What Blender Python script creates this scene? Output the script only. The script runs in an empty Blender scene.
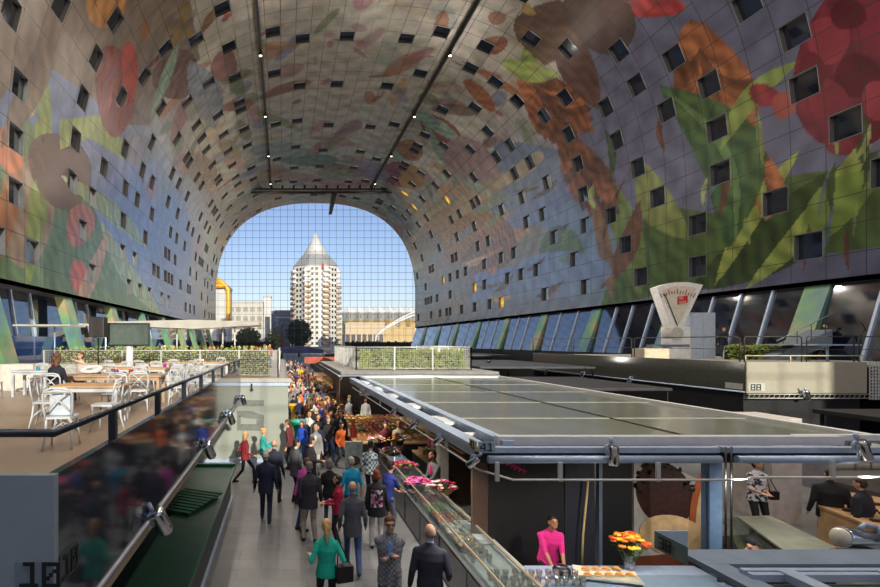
import bpy, bmesh, math, random
import numpy as np
from mathutils import Vector, Matrix, Euler
random.seed(7)
SC = bpy.context.scene
COL = SC.collection
PI = math.pi
EYE = 4.5                      # camera height above the market floor
VX, VY, FP = 283.0, 342.0, 500.0   # vanishing point and focal length of the photograph, in pixels of the 880x587 frame

def W(px, py, Y):
    return Vector(((px - VX) * Y / FP, Y, EYE - (py - VY) * Y / FP))

# ------------------------------------------------------------------ materials
MATS = {}
def lin(c):
    return tuple(((x / 255.0) / 12.92 if x / 255.0 <= 0.04045 else ((x / 255.0 + 0.055) / 1.055) ** 2.4) for x in c)

def pm(name, rgb, rough=0.6, metal=0.0, var=0.12, scale=6.0, bump=0.0, spec=0.5, emit=0.0, coat=0.0, alpha=None):
    """procedural material: base colour (0-255 sRGB) broken up by noise"""
    if name in MATS: return MATS[name]
    m = bpy.data.materials.new(name); m.use_nodes = True
    nt = m.node_tree; b = nt.nodes['Principled BSDF']
    c = lin(rgb)
    b.inputs['Roughness'].default_value = rough
    b.inputs['Metallic'].default_value = metal
    b.inputs['Specular IOR Level'].default_value = spec
    b.inputs['Coat Weight'].default_value = coat
    tc = nt.nodes.new('ShaderNodeTexCoord')
    nz = nt.nodes.new('ShaderNodeTexNoise'); nz.inputs['Scale'].default_value = scale; nz.inputs['Detail'].default_value = 3
    cr = nt.nodes.new('ShaderNodeValToRGB')
    cr.color_ramp.elements[0].position = 0.3; cr.color_ramp.elements[1].position = 0.7
    cr.color_ramp.elements[0].color = tuple(max(0, x * (1 - var)) for x in c) + (1,)
    cr.color_ramp.elements[1].color = tuple(min(1, x * (1 + var)) for x in c) + (1,)
    nt.links.new(tc.outputs['Object'], nz.inputs['Vector'])
    nt.links.new(nz.outputs['Fac'], cr.inputs['Fac'])
    nt.links.new(cr.outputs['Color'], b.inputs['Base Color'])
    if emit:
        nt.links.new(cr.outputs['Color'], b.inputs['Emission Color'])
        b.inputs['Emission Strength'].default_value = emit
    if bump:
        bp = nt.nodes.new('ShaderNodeBump'); bp.inputs['Strength'].default_value = bump; bp.inputs['Distance'].default_value = 0.02
        nt.links.new(nz.outputs['Fac'], bp.inputs['Height']); nt.links.new(bp.outputs['Normal'], b.inputs['Normal'])
    MATS[name] = m
    return m

def glass(name, rgb=(225, 235, 235), body=0.1, rough=0.03, gloss=0.15, bodyrgb=None):
    """thin pane: mostly see-through, some mirror, a little dusty body"""
    if name in MATS: return MATS[name]
    m = bpy.data.materials.new(name); m.use_nodes = True
    nt = m.node_tree; nt.nodes.clear()
    out = nt.nodes.new('ShaderNodeOutputMaterial')
    tr = nt.nodes.new('ShaderNodeBsdfTransparent'); tr.inputs[0].default_value = lin(rgb) + (1,)
    gl = nt.nodes.new('ShaderNodeBsdfGlossy'); gl.inputs['Roughness'].default_value = rough
    df = nt.nodes.new('ShaderNodeBsdfDiffuse'); df.inputs[0].default_value = lin(bodyrgb or rgb) + (1,)
    lw = nt.nodes.new('ShaderNodeLayerWeight'); lw.inputs['Blend'].default_value = 0.5
    pw = nt.nodes.new('ShaderNodeMath'); pw.operation = 'POWER'; pw.inputs[1].default_value = 5.0
    ad = nt.nodes.new('ShaderNodeMath'); ad.operation = 'ADD'; ad.inputs[1].default_value = gloss+.03; ad.use_clamp = True
    nz = nt.nodes.new('ShaderNodeTexNoise'); nz.inputs['Scale'].default_value = 1.3; nz.inputs['Detail'].default_value = 4
    mr = nt.nodes.new('ShaderNodeMapRange'); mr.inputs['To Min'].default_value = body * 0.8; mr.inputs['To Max'].default_value = min(1, body * 1.2)
    tc = nt.nodes.new('ShaderNodeTexCoord')
    m1 = nt.nodes.new('ShaderNodeMixShader'); m2 = nt.nodes.new('ShaderNodeMixShader')
    L = nt.links.new
    L(tc.outputs['Object'], nz.inputs['Vector']); L(nz.outputs['Fac'], mr.inputs['Value'])
    L(mr.outputs[0], m1.inputs[0]); L(tr.outputs[0], m1.inputs[1]); L(df.outputs[0], m1.inputs[2])
    L(lw.outputs['Facing'], pw.inputs[0]); L(pw.outputs[0], ad.inputs[0]); L(ad.outputs[0], m2.inputs[0]); L(m1.outputs[0], m2.inputs[1]); L(gl.outputs[0], m2.inputs[2])
    L(m2.outputs[0], out.inputs[0])
    MATS[name] = m
    return m

# ------------------------------------------------------------------ mesh builder
class MB:
    def __init__(s): s.v = []; s.f = []; s.m = []; s.sm = []
    def add(s, vs, fs, mi=0, smooth=False):
        o = len(s.v); s.v += [tuple(x) for x in vs]
        for f in fs: s.f.append(tuple(i + o for i in f)); s.m.append(mi); s.sm.append(smooth)
        return s
    def box(s, x0, x1, y0, y1, z0, z1, mi=0):
        return s.add([(x0,y0,z0),(x1,y0,z0),(x1,y1,z0),(x0,y1,z0),(x0,y0,z1),(x1,y0,z1),(x1,y1,z1),(x0,y1,z1)],
                     [(0,3,2,1),(4,5,6,7),(0,1,5,4),(1,2,6,5),(2,3,7,6),(3,0,4,7)], mi)
    def cbox(s, c, d, mi=0, rz=0.0, rx=0.0, ry=0.0):
        R = Euler((rx, ry, rz)).to_matrix(); c = Vector(c)
        vs = [c + R @ Vector((sx*d[0]/2, sy*d[1]/2, sz*d[2]/2)) for sz in (-1,1) for sx, sy in ((-1,-1),(1,-1),(1,1),(-1,1))]
        return s.add(vs, [(0,3,2,1),(4,5,6,7),(0,1,5,4),(1,2,6,5),(2,3,7,6),(3,0,4,7)], mi)
    def bbox(s, x0, x1, y0, y1, z0, z1, b=0.01, mi=0):
        """bevelled box"""
        bm = bmesh.new(); bmesh.ops.create_cube(bm, size=1)
        for v in bm.verts: v.co = Vector(((x0+x1)/2+v.co.x*(x1-x0), (y0+y1)/2+v.co.y*(y1-y0), (z0+z1)/2+v.co.z*(z1-z0)))
        bmesh.ops.bevel(bm, geom=bm.edges[:], offset=b, segments=2, affect='EDGES', profile=0.7)
        bm.verts.index_update()
        s.add([v.co[:] for v in bm.verts], [tuple(v.index for v in f.verts) for f in bm.faces], mi); bm.free()
        return s
    def tube(s, a, b, r0, r1=None, n=10, mi=0, caps=True, smooth=True):
        a, b = Vector(a), Vector(b); r1 = r0 if r1 is None else r1
        d = (b - a); 
        if d.length < 1e-6: return s
        d.normalize(); u = d.orthogonal().normalized(); w = d.cross(u)
        vs = [a + (u*math.cos(2*PI*i/n) + w*math.sin(2*PI*i/n))*r0 for i in range(n)] + [b + (u*math.cos(2*PI*i/n) + w*math.sin(2*PI*i/n))*r1 for i in range(n)]
        s.add(vs, [(i, (i+1)%n, n+(i+1)%n, n+i) for i in range(n)], mi, smooth)
        if caps:
            s.add(vs, [tuple(range(n-1, -1, -1)), tuple(range(n, 2*n))], mi)
        return s
    def path(s, pts, r, n=8, mi=0):
        pts = [Vector(p) for p in pts]; k = len(pts)
        d0 = (pts[1]-pts[0]).normalized(); u = d0.orthogonal().normalized(); rings = []
        for i, p in enumerate(pts):
            d = ((pts[min(i+1,k-1)]-p).normalized() + (p-pts[max(i-1,0)]).normalized()).normalized()
            u = (u - d*u.dot(d)).normalized(); w = d.cross(u)
            rr = r[i] if isinstance(r, (list, tuple)) else r
            rings += [p + (u*math.cos(2*PI*j/n)+w*math.sin(2*PI*j/n))*rr for j in range(n)]
        fs = [(i*n+j, i*n+(j+1)%n, (i+1)*n+(j+1)%n, (i+1)*n+j) for i in range(k-1) for j in range(n)]
        s.add(rings, fs + [tuple(range(n-1,-1,-1)), tuple(range((k-1)*n, k*n))], mi, True)
        return s
    def lathe(s, prof, c=(0,0,0), n=20, mi=0, smooth=True):
        c = Vector(c); vs = []
        for r, z in prof: vs += [c + Vector((max(r,1e-4)*math.cos(2*PI*j/n), max(r,1e-4)*math.sin(2*PI*j/n), z)) for j in range(n)]
        k = len(prof)
        fs = [(i*n+j, i*n+(j+1)%n, (i+1)*n+(j+1)%n, (i+1)*n+j) for i in range(k-1) for j in range(n)]
        fs += [tuple(range(n-1,-1,-1)), tuple(range((k-1)*n, k*n))]
        return s.add(vs, fs, mi, smooth)
    def ball(s, c, r, n=12, mi=0, R=None):
        c = Vector(c); r = (r,r,r) if not isinstance(r,(tuple,list)) else r; m = max(4, n//2); vs = []
        for i in range(m+1):
            t = PI*i/m
            for j in range(n):
                p = Vector((math.sin(t)*math.cos(2*PI*j/n)*r[0], math.sin(t)*math.sin(2*PI*j/n)*r[1], -math.cos(t)*r[2]))
                if R is not None: p = R @ p
                vs.append(c+p)
        fs = [(i*n+j, i*n+(j+1)%n, (i+1)*n+(j+1)%n, (i+1)*n+j) for i in range(m) for j in range(n)]
        return s.add(vs, fs, mi, True)
    def prism(s, pts, off, mi=0):
        """polygon (3D points) extruded by vector off"""
        pts = [Vector(p) for p in pts]; off = Vector(off); n = len(pts)
        vs = pts + [p+off for p in pts]
        return s.add(vs, [tuple(range(n-1,-1,-1)), tuple(range(n,2*n))] + [(i,(i+1)%n,n+(i+1)%n,n+i) for i in range(n)], mi)
    def loft(s, rings, mi=0, closed=True, smooth=True):
        n = len(rings[0]); k = len(rings); vs = [p for r in rings for p in r]
        fs = [(i*n+j, i*n+(j+1)%n, (i+1)*n+(j+1)%n, (i+1)*n+j) for i in range(k-1) for j in range(n)]
        if closed: fs += [tuple(range(n-1,-1,-1)), tuple(range((k-1)*n, k*n))]
        return s.add(vs, fs, mi, smooth)
    def mesh(s, name, mats):
        me = bpy.data.meshes.new(name)
        me.from_pydata(s.v, [], s.f)
        if mats is not None:
            for m in (mats if isinstance(mats, (list, tuple)) else [mats]): me.materials.append(m)
        me.polygons.foreach_set('material_index', s.m)
        me.polygons.foreach_set('use_smooth', s.sm)
        bm = bmesh.new(); bm.from_mesh(me)
        bmesh.ops.remove_doubles(bm, verts=bm.verts, dist=1e-5)
        bmesh.ops.recalc_face_normals(bm, faces=bm.faces); bm.to_mesh(me); bm.free()
        me.update()
        return me
    def build(s, name, mats, parent=None, loc=None, **kw):
        return link(name, s.mesh(name, mats), parent, loc)

KIDS = {}
def link(name, me, parent=None, loc=None):
    o = bpy.data.objects.new(name, me); COL.objects.link(o)
    if parent is not None: o.parent = parent; KIDS.setdefault(parent.name, []).append(o)
    if loc is not None: o.location = loc
    return o
def tag(o, label, cat, group=None, kind=None):
    o['label'] = label; o['category'] = cat
    if group: o['group'] = group
    if kind: o['kind'] = kind
    return o
def thing(name, label, cat, loc=(0,0,0), rz=0.0, group=None):
    o = bpy.data.objects.new(name, None); COL.objects.link(o); o.location = loc; o.rotation_euler = (0,0,rz)
    return tag(o, label, cat, group)
def struct(o):
    o['kind'] = 'structure'; return o
def dup(root, loc=None, rz=None, label=None, group=None, parent=None):
    c = root.copy(); COL.objects.link(c)
    if parent is not None: c.parent = parent; KIDS.setdefault(parent.name, []).append(c)
    if loc is not None: c.location = loc
    if rz is not None: c.rotation_euler = (0,0,rz)
    if label: c['label'] = label
    if group: c['group'] = group
    for ch in KIDS.get(root.name, []): dup(ch, parent=c)
    return c

FONT = {'0': ["#####","#...#","#..##","#.#.#","##..#","#...#","#####"], '1': [".###.","...#.","...#.","...#.","...#.","...#.","#####"],
 '2': ["#####","....#","....#","#####","#....","#....","#####"], '3': ["#####","....#","....#",".####","....#","....#","#####"],
 '4': ["...##","..#.#",".#..#","#...#","#####","....#","....#"], '8': ["#####","#...#","#...#","#####","#...#","#...#","#####"],
 'H': ["#...#","#...#","#...#","#####","#...#","#...#","#...#"],'O': ["#####","#...#","#...#","#...#","#...#","#...#","#####"],
 'E': ["#####","#....","#....","####.","#....","#....","#####"],'T': ["#####","..#..","..#..","..#..","..#..","..#..","..#.."],
 'N': ["#...#","##..#","##..#","#.#.#","#..##","#..##","#...#"],'G': ["#####","#....","#....","#.###","#...#","#...#","#####"]}
def digits(mb, text, org, u, v, hgt, th=0.006, mi=0):
    """block numerals: org = lower left, u = reading direction, v = up"""
    org, u, v = Vector(org), Vector(u).normalized(), Vector(v).normalized(); c = hgt/7.0; n = u.cross(v)
    for k, ch in enumerate(text):
        for r, row in enumerate(FONT[ch]):
            run = None
            for q in range(6):
                on = q < 5 and row[q] == '#'
                if on and run is None: run = q
                if not on and run is not None:
                    a = org + u*((k*6.3+run)*c) + v*((6-r)*c)
                    w = (q-run)*c*1.02
                    mb.prism([a, a+u*w, a+u*w+v*c*1.02, a+v*c*1.02], n*th, mi); run = None
    return mb

# ------------------------------------------------------------------ vault section
A_, XC, ZS, HT, NE, ZB = 21.3, 6.94, 13.5, 20.65, 2.5, 7.5
def _section():
    pts = [(XC-A_, z) for z in np.linspace(ZB, ZS, 20)]
    for t in np.linspace(PI, 0, 400)[1:-1]:
        c, s = math.cos(t), math.sin(t)
        pts.append((XC + A_*math.copysign(abs(c)**(2/NE), c), ZS + HT*abs(s)**(2/NE)))
    pts += [(XC+A_, z) for z in np.linspace(ZS, ZB, 20)]
    P = np.array(pts); d = np.r_[0, np.cumsum(np.hypot(*np.diff(P, axis=0).T))]
    return P, d
SP, SD = _section(); SL = SD[-1]
NR = 56; DS = SL/NR; DY = 1.8; Y_FAR = 107.0
def sec(s):
    return np.interp(s, SD, SP[:,0]), np.interp(s, SD, SP[:,1])
_th = np.unwrap(np.arctan2(SP[:,1]-EYE, SP[:,0]))
def surf(px, py):
    """photo pixel -> (Y, arc length) on the vault"""
    th = math.atan2(VY-py, px-VX)
    if th < -1: th += 2*PI
    s = float(np.interp(-th, -_th, SD)); x, z = sec(s)
    Y = FP*x/(px-VX) if abs(px-VX) > abs(VY-py) else FP*(z-EYE)/(VY-py)
    return float(Y), s
SKY_STR, SUN_STR, EXPO, FILL_UP, FL_DN = 0.10, 3.4, 0.85, 380, 700
# ================================================================== SETTING
# floor
def floor_mat():
    m = bpy.data.materials.new('stone_tiles'); m.use_nodes = True; nt = m.node_tree; b = nt.nodes['Principled BSDF']; L = nt.links.new
    tc = nt.nodes.new('ShaderNodeTexCoord')
    br = nt.nodes.new('ShaderNodeTexBrick'); br.inputs['Scale'].default_value = 1.0
    br.inputs['Color1'].default_value = lin((142,142,144))+(1,); br.inputs['Color2'].default_value = lin((130,130,132))+(1,)
    br.inputs['Mortar'].default_value = lin((104,103,102))+(1,); br.inputs['Mortar Size'].default_value = 0.006
    br.inputs['Brick Width'].default_value = 0.9; br.inputs['Row Height'].default_value = 0.45
    nz = nt.nodes.new('ShaderNodeTexNoise'); nz.inputs['Scale'].default_value = 1.2; nz.inputs['Detail'].default_value = 6
    mx = nt.nodes.new('ShaderNodeMix'); mx.data_type = 'RGBA'; mx.blend_type = 'MULTIPLY'; mx.inputs[0].default_value = 0.5
    L(tc.outputs['Object'], br.inputs['Vector']); L(tc.outputs['Object'], nz.inputs['Vector'])
    L(br.outputs['Color'], mx.inputs[6]); L(nz.outputs['Fac'], mx.inputs[7]); L(mx.outputs[2], b.inputs['Base Color'])
    b.inputs['Roughness'].default_value = 0.42
    return m
struct(MB().box(-18, 34, -14, 110, -0.3, 0).build('floor', floor_mat()))
M_conc = pm('pale_concrete', (182,180,172), 0.7, var=0.08)
M_deck = pm('screed_floor', (150,128,106), 0.35, var=0.10, scale=1.5)
M_dark = pm('dark_wall', (34,33,36), 0.5, var=0.2)
M_steel = pm('galvanised_steel', (178,194,216), 0.42, metal=0.35, var=0.08, scale=9)  # the sky's blue tint is put into the base colour
M_white = pm('white_paint', (222,222,220), 0.45, var=0.05)
M_black = pm('black_metal', (22,23,26), 0.4, var=0.2)
M_chrome = pm('chrome', (215,218,222), 0.12, metal=1.0, var=0.04)
M_roof = glass('dusty_roof_glass', (150,160,150), body=0.72, rough=0.16, gloss=0.05, bodyrgb=(158,160,142))
M_clear = glass('clear_glass', (232,238,238), body=0.02, gloss=0.0)
M_vwin = pm('window_pane_dark', (18,24,36), 0.05, var=0.3, spec=1.0, coat=1.0)
M_reveal = pm('window_reveal', (104,106,108), 0.4, metal=0.3)
M_col = pm('slanted_column_print', (96,120,120), 0.3, var=0.5, scale=0.45)
_cr = [n for n in M_col.node_tree.nodes if n.type == 'VALTORGB'][0].color_ramp
_cr.elements[0].color = lin((84,112,150))+(1,); _cr.elements[1].color = lin((186,150,118))+(1,); _e = _cr.elements.new(.5); _e.color = lin((104,150,104))+(1,)
M_shop = glass('shop_glass', (120,140,170), body=0.12, rough=0.04, gloss=0.28, bodyrgb=(50,70,110))

# ---- mural painting (generic leaves, fruit and stems) evaluated per vertex in surface coordinates
PAINT = []      # (polygon in (Y,s), rgb, soft, stripes)
def poly(pxs, rgb, stripes=0.0):
    PAINT.append((np.array([surf(*p) for p in pxs]), np.array(lin(rgb)), stripes))
def blobp(cx, cy, rx, ry, rot, rgb, stripes=0.0, n=22, wob=0.05):
    c, s = math.cos(rot), math.sin(rot); ph = random.random()*6
    poly([(cx + (rx*math.cos(t)*c - ry*math.sin(t)*s)*(1+wob*math.sin(3*t+ph)), cy + (rx*math.cos(t)*s + ry*math.sin(t)*c)*(1+wob*math.sin(3*t+ph))) for t in [2*PI*i/n for i in range(n)]], rgb, stripes)
def leafp(x0, y0, x1, y1, w, bend, rgb, stripes=0.3, n=12):
    dx, dy = x1-x0, y1-y0; L = math.hypot(dx, dy); nx, ny = -dy/L, dx/L; a = []; b = []
    for i in range(n+1):
        t = i/n; k = math.sin(PI*t)**0.8*w; o = bend*math.sin(PI*t)
        a.append((x0+dx*t+nx*(o+k), y0+dy*t+ny*(o+k))); b.append((x0+dx*t+nx*(o-k), y0+dy*t+ny*(o-k)))
    poly(a + b[::-1][1:-1], rgb, stripes)
def earp(x0, y0, x1, y1, w, rgb):
    """seed head: a tapering spike built from overlapping grains"""
    n = 9; leafp(x0, y0, x1, y1, w*0.6, 0, tuple(c*.72 for c in rgb), 0.6, 8)
    for i in range(n):
        t = i/(n-1); x, y = x0+(x1-x0)*t, y0+(y1-y0)*t; L = math.hypot(x1-x0, y1-y0); nx, ny = -(y1-y0)/L, (x1-x0)/L
        ww = w*math.sin(PI*(0.15+0.75*t))
        for s in (-1, 1):
            k = 0.68+0.55*random.random()
            leafp(x+nx*s*ww*0.1, y+ny*s*ww*0.1, x+nx*s*ww - (x1-x0)/L*w*0.9, y+ny*s*ww-(y1-y0)/L*w*0.9, w*0.26, 0, tuple(min(255,c*k) for c in rgb), 0.5, 6)
# right side
poly([(440,330),(560,308),(650,298),(640,200),(560,150),(500,140),(415,250)], (118,136,168))
poly([(560,160),(560,300),(900,280),(900,0),(640,0),(560,60)], (116,117,150))
blobp(600,250,60,55,0,(126,150,176)); blobp(530,255,40,30,0.4,(150,140,120)); blobp(500,235,45,16,-0.6,(186,140,96),0.4)
blobp(470,265,30,22,-0.6,(160,112,84),0.5); blobp(540,205,40,14,-0.6,(120,130,170)); blobp(560,255,22,30,0.2,(110,130,84))
poly([(600,308),(620,240),(660,205),(720,215),(760,180),(830,170),(880,190),(880,246),(800,258),(700,285)], (92,120,40), 0.35)
leafp(880,150,690,290,30,-12,(70,92,36),0.5); leafp(880,120,745,290,13,-10,(168,186,70),0.5); leafp(800,150,715,285,10,6,(176,190,72),0.4)
leafp(640,300,600,170,14,8,(128,150,66)); leafp(690,240,640,160,18,-10,(150,162,80)); leafp(600,290,640,200,10,8,(132,80,60))
earp(566,120,520,70,30,(168,96,50)); earp(600,200,560,130,24,(150,86,52)); earp(720,110,690,20,44,(182,106,50)); earp(770,200,750,140,20,(180,104,52))
leafp(612,300,590,190,7,3,(150,110,66)); leafp(728,240,722,130,7,2,(140,110,56)); leafp(600,110,560,10,18,-6,(120,80,60)); leafp(560,30,520,75,10,6,(150,176,70))
leafp(660,85,728,250,34,-40,(74,116,60),0.5); leafp(664,90,735,245,5,-30,(120,160,86))
leafp(800,60,720,150,10,12,(156,178,76)); leafp(880,170,800,250,22,8,(140,170,60)); leafp(560,0,545,65,30,10,(120,84,60))
blobp(850,70,56,84,0.1,(140,20,44),0.4); blobp(828,40,22,24,0,(178,48,72)); blobp(858,76,24,22,0,(104,10,30)); blobp(828,100,20,20,0,(166,40,62)); blobp(872,30,20,22,0,(156,34,58)); blobp(862,125,22,20,0,(120,16,36)); blobp(848,14,18,16,0,(112,12,32)); blobp(812,72,14,20,0,(128,20,42)); blobp(878,100,16,20,0,(172,44,66)); blobp(840,146,14,10,0,(150,30,52))
blobp(640,4,44,14,0.05,(206,46,34),0.5); blobp(764,95,16,11,0.3,(170,30,50),0.4); blobp(784,105,12,14,0.3,(190,80,60)); blobp(600,20,40,30,0.6,(104,78,66))
poly([(470,300),(462,250),(450,320),(414,330),(414,270),(440,262)], (110,112,130))
blobp(470,250,50,34,-0.5,(150,104,76),0.5); blobp(500,285,60,16,-0.15,(120,142,190)); blobp(560,275,50,24,-0.1,(126,150,190)); blobp(452,205,34,14,-0.75,(176,150,120),0.4)
for q in range(26):
    a, b = random.uniform(420,560), random.uniform(190,300); leafp(a, b, a+random.uniform(10,34), b-random.uniform(2,22), random.uniform(1.2,3.5), 2, random.choice([(186,126,76),(110,90,84),(206,170,130),(96,120,160),(130,150,110)]), 0.4, 6)
for q in range(22):
    a, b = random.uniform(590,870), random.uniform(150,285); leafp(a, b, a+random.uniform(-8,26), b-random.uniform(25,70), random.uniform(1.5,4.5), random.uniform(-6,6), random.choice([(150,170,80),(70,96,44),(120,70,50),(176,186,110),(110,140,150)]), 0.5, 8)
for q in range(20):
    a, b = random.uniform(5,110), random.uniform(150,310); leafp(a, b, a+random.uniform(-8,18), b-random.uniform(15,50), random.uniform(1.5,4), random.uniform(-5,5), random.choice([(150,170,80),(80,110,60),(190,120,80),(206,190,120),(120,140,180)]), 0.5, 8)
# blue-grey, brown and slate fields further along
blobp(440,225,26,12,-0.8,(150,120,100)); blobp(430,250,16,18,0,(112,118,138)); blobp(455,285,20,24,0,(134,120,116)); blobp(480,195,40,10,-0.62,(170,150,124)); blobp(520,170,30,8,-0.6,(184,168,140))
blobp(400,175,18,12,0.4,(156,66,84)); blobp(410,150,14,10,0.4,(176,120,70),0.3); blobp(440,130,22,12,0.5,(160,80,70)); blobp(412,178,13,12,0,(196,150,86)); blobp(480,95,22,7,0.8,(190,110,60),0.3)
blobp(494,45,14,9,-0.2,(170,96,56),0.4); blobp(497,18,9,7,0,(176,110,66)); blobp(441,24,7,14,0.3,(186,120,64)); blobp(527,30,7,5,0,(150,110,60)); leafp(523,0,536,15,5,3,(206,170,70))
leafp(540,110,460,60,4,2,(190,120,76)); leafp(470,150,400,105,6,3,(150,180,160)); leafp(500,200,420,110,5,-14,(148,176,156)); blobp(535,72,10,8,0,(200,130,60))
leafp(560,75,500,60,10,-5,(176,196,90)); blobp(470,160,30,20,0.5,(170,140,140)); blobp(350,128,14,6,-0.4,(160,130,130)); leafp(352,124,330,140,3,0,(150,120,120))
blobp(342,172,26,6,0,(134,140,112)); blobp(310,160,30,6,0,(110,146,136)); blobp(300,178,26,5,0.1,(170,130,120)); blobp(370,170,20,8,0.3,(150,140,170)); blobp(280,150,30,8,0,(150,170,160)); blobp(340,186,30,4,0,(190,110,120))
# left side
poly([(0,160),(0,0),(190,0),(200,60),(150,125),(60,130)], (140,120,102), 0.15)
poly([(0,300),(0,100),(40,60),(110,110),(150,200),(200,300),(216,330),(120,325)], (120,140,188))
poly([(0,300),(0,140),(28,120),(80,170),(110,250),(160,322),(60,305)], (112,138,70), 0.3)
blobp(30,210,26,60,0.2,(170,140,110),0.3); leafp(25,300,45,60,10,6,(146,164,66)); leafp(0,260,20,140,10,0,(190,120,60)); blobp(60,170,30,40,-0.4,(112,74,58),0.4)
poly([(60,150),(60,120),(100,115),(130,150),(125,160),(90,138)], (160,180,70), 0.3); leafp(60,175,150,250,9,-5,(150,166,110)); leafp(100,220,165,320,8,6,(158,176,120))
blobp(78,275,8,16,0,(220,84,50),0.4); blobp(80,225,14,22,0.2,(196,110,80),0.4); blobp(10,150,13,24,-0.2,(226,120,60),0.4); blobp(30,100,8,16,0,(208,190,60),0.4); leafp(70,330,110,230,7,0,(200,150,110))
blobp(115,90,20,46,-0.05,(146,44,30),0.35); blobp(130,70,8,30,-0.05,(196,60,40)); blobp(105,6,20,22,-0.2,(214,140,50),0.4)
leafp(0,150,60,10,14,4,(132,108,90)); leafp(140,74,175,30,2,4,(120,60,50)); blobp(176,75,22,26,0.5,(120,84,70),0.3); blobp(224,66,13,17,0.3,(160,104,94)); blobp(238,105,16,6,-0.2,(166,104,88),0.3)
for q in ((175,42),(183,20),(189,33),(177,32),(186,8)): blobp(q[0],q[1],5,6,0,(160,130,60))
leafp(200,34,218,6,4,0,(150,110,50)); blobp(145,30,4,10,0,(170,110,50)); blobp(227,15,4,3,0,(220,90,40)); leafp(150,120,180,40,5,0,(140,170,140)); leafp(215,130,190,60,16,4,(140,150,160))
blobp(170,250,22,60,0,(110,130,176)); blobp(205,280,8,40,0,(150,144,136)); blobp(200,200,14,30,-0.4,(150,146,160)); blobp(210,245,7,26,0,(160,160,130))
blobp(200,170,22,14,0.8,(150,128,112)); blobp(230,150,16,8,0.8,(170,150,120)); blobp(140,150,16,16,0.6,(140,130,130))

def paint(Y, s):
    """base colour of the vault (linear rgb) for arrays of surface coordinates"""
    n = len(Y); u = s/SL
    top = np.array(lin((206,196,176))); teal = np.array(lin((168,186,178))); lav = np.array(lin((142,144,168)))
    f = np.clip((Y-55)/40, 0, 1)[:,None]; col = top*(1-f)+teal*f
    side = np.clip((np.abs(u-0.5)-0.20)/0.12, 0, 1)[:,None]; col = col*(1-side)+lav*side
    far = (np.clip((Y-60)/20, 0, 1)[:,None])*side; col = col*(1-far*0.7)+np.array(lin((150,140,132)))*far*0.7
    rnd = random.Random(3)
    pal = [(186,110,60),(206,150,80),(150,60,60),(120,140,80),(150,176,160),(110,130,170),(200,180,140),(176,90,110),(130,84,66),(196,120,130),(96,116,92)]
    small = []
    for i in range(520):
        y0 = rnd.uniform(46, 107) if i < 340 else rnd.uniform(24, 60); s0 = rnd.uniform(0, SL); w = rnd.uniform(.5, 2.6)*max(.35, 0.7+(y0-46)/60); 
        small.append((y0, s0, w*rnd.uniform(.6,2.2), w*rnd.uniform(.3,.8), rnd.uniform(0,PI), np.array(lin(rnd.choice(pal))), rnd.uniform(.35,.8)))
    for y0, s0, a, b, r, c, k in small:
        R = max(a,b); idx = np.nonzero((np.abs(Y-y0)<R) & (np.abs(s-s0)<R))[0]
        if not len(idx): continue
        dy, ds = Y[idx]-y0, s[idx]-s0; p = dy*math.cos(r)+ds*math.sin(r); q = -dy*math.sin(r)+ds*math.cos(r)
        d = np.sqrt((p/a)**2+(q/b)**2); m = np.clip((1-d)/0.2, 0, 1)[:,None]*k
        col[idx] = col[idx]*(1-m)+c*m
    for P, c, st in PAINT:
        y0, y1, s0, s1 = P[:,0].min(), P[:,0].max(), P[:,1].min(), P[:,1].max()
        idx = np.nonzero((Y>=y0)&(Y<=y1)&(s>=s0)&(s<=s1))[0]
        if not len(idx): continue
        y, t = Y[idx], s[idx]; ins = np.zeros(len(idx), bool)
        for i in range(len(P)):
            (ya, sa), (yb, sb) = P[i], P[(i+1)%len(P)]
            if sa == sb: continue
            cr = ((sa>t) != (sb>t)) & (y < (yb-ya)*(t-sa)/(sb-sa)+ya); ins ^= cr
        j = idx[ins]
        v = 1 + st*0.55*np.sin(y[ins]*5.1 + t[ins]*2.7 + 1.4*np.sin(y[ins]*1.3-t[ins]*2.1))
        col[j] = col[j]*0.06 + 0.94*c*v[:,None]
    col *= (1+0.10*np.sin(Y*2.3+3*np.sin(s*.9)))[:,None]
    g = col.mean(axis=1)[:,None]; col = g+(col-g)*0.82
    return np.clip(col*0.70, 0, 1)

# window layout: rows of panels, indices (row, column)
NCOL = int((Y_FAR+14.2)/DY)            # columns back to Y = -14
Y0V = Y_FAR - NCOL*DY
WIN = set()
def col_of(Y): return int((Y-Y0V)/DY)
rw = random.Random(11)
C25 = col_of(24)
side_rows_L = list(range(1, 21, 2)); side_rows_R = [NR-1-r for r in range(1, 21, 2)]
for r in side_rows_L + side_rows_R:
    j = C25 + rw.randint(0, 2)
    while j < NCOL-1:
        WIN.add((r, j))
        j += rw.choice((1,2,2,3,3,4,5,6)) if j > col_of(52) else rw.choice((3,4,4,5,2))
for r, off in ((24,2),(27,0),(31,3)):
    for Y in (48.3,57.2,67.5,76.5,84,92.5,100): WIN.add((r if r != 27 else 27, col_of(Y + (0 if r == 27 else -1.0+off*.3))))
for r in (22, 33):
    for Y in (36,46,54,66,79,90,101): WIN.add((r, col_of(Y)))
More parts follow.
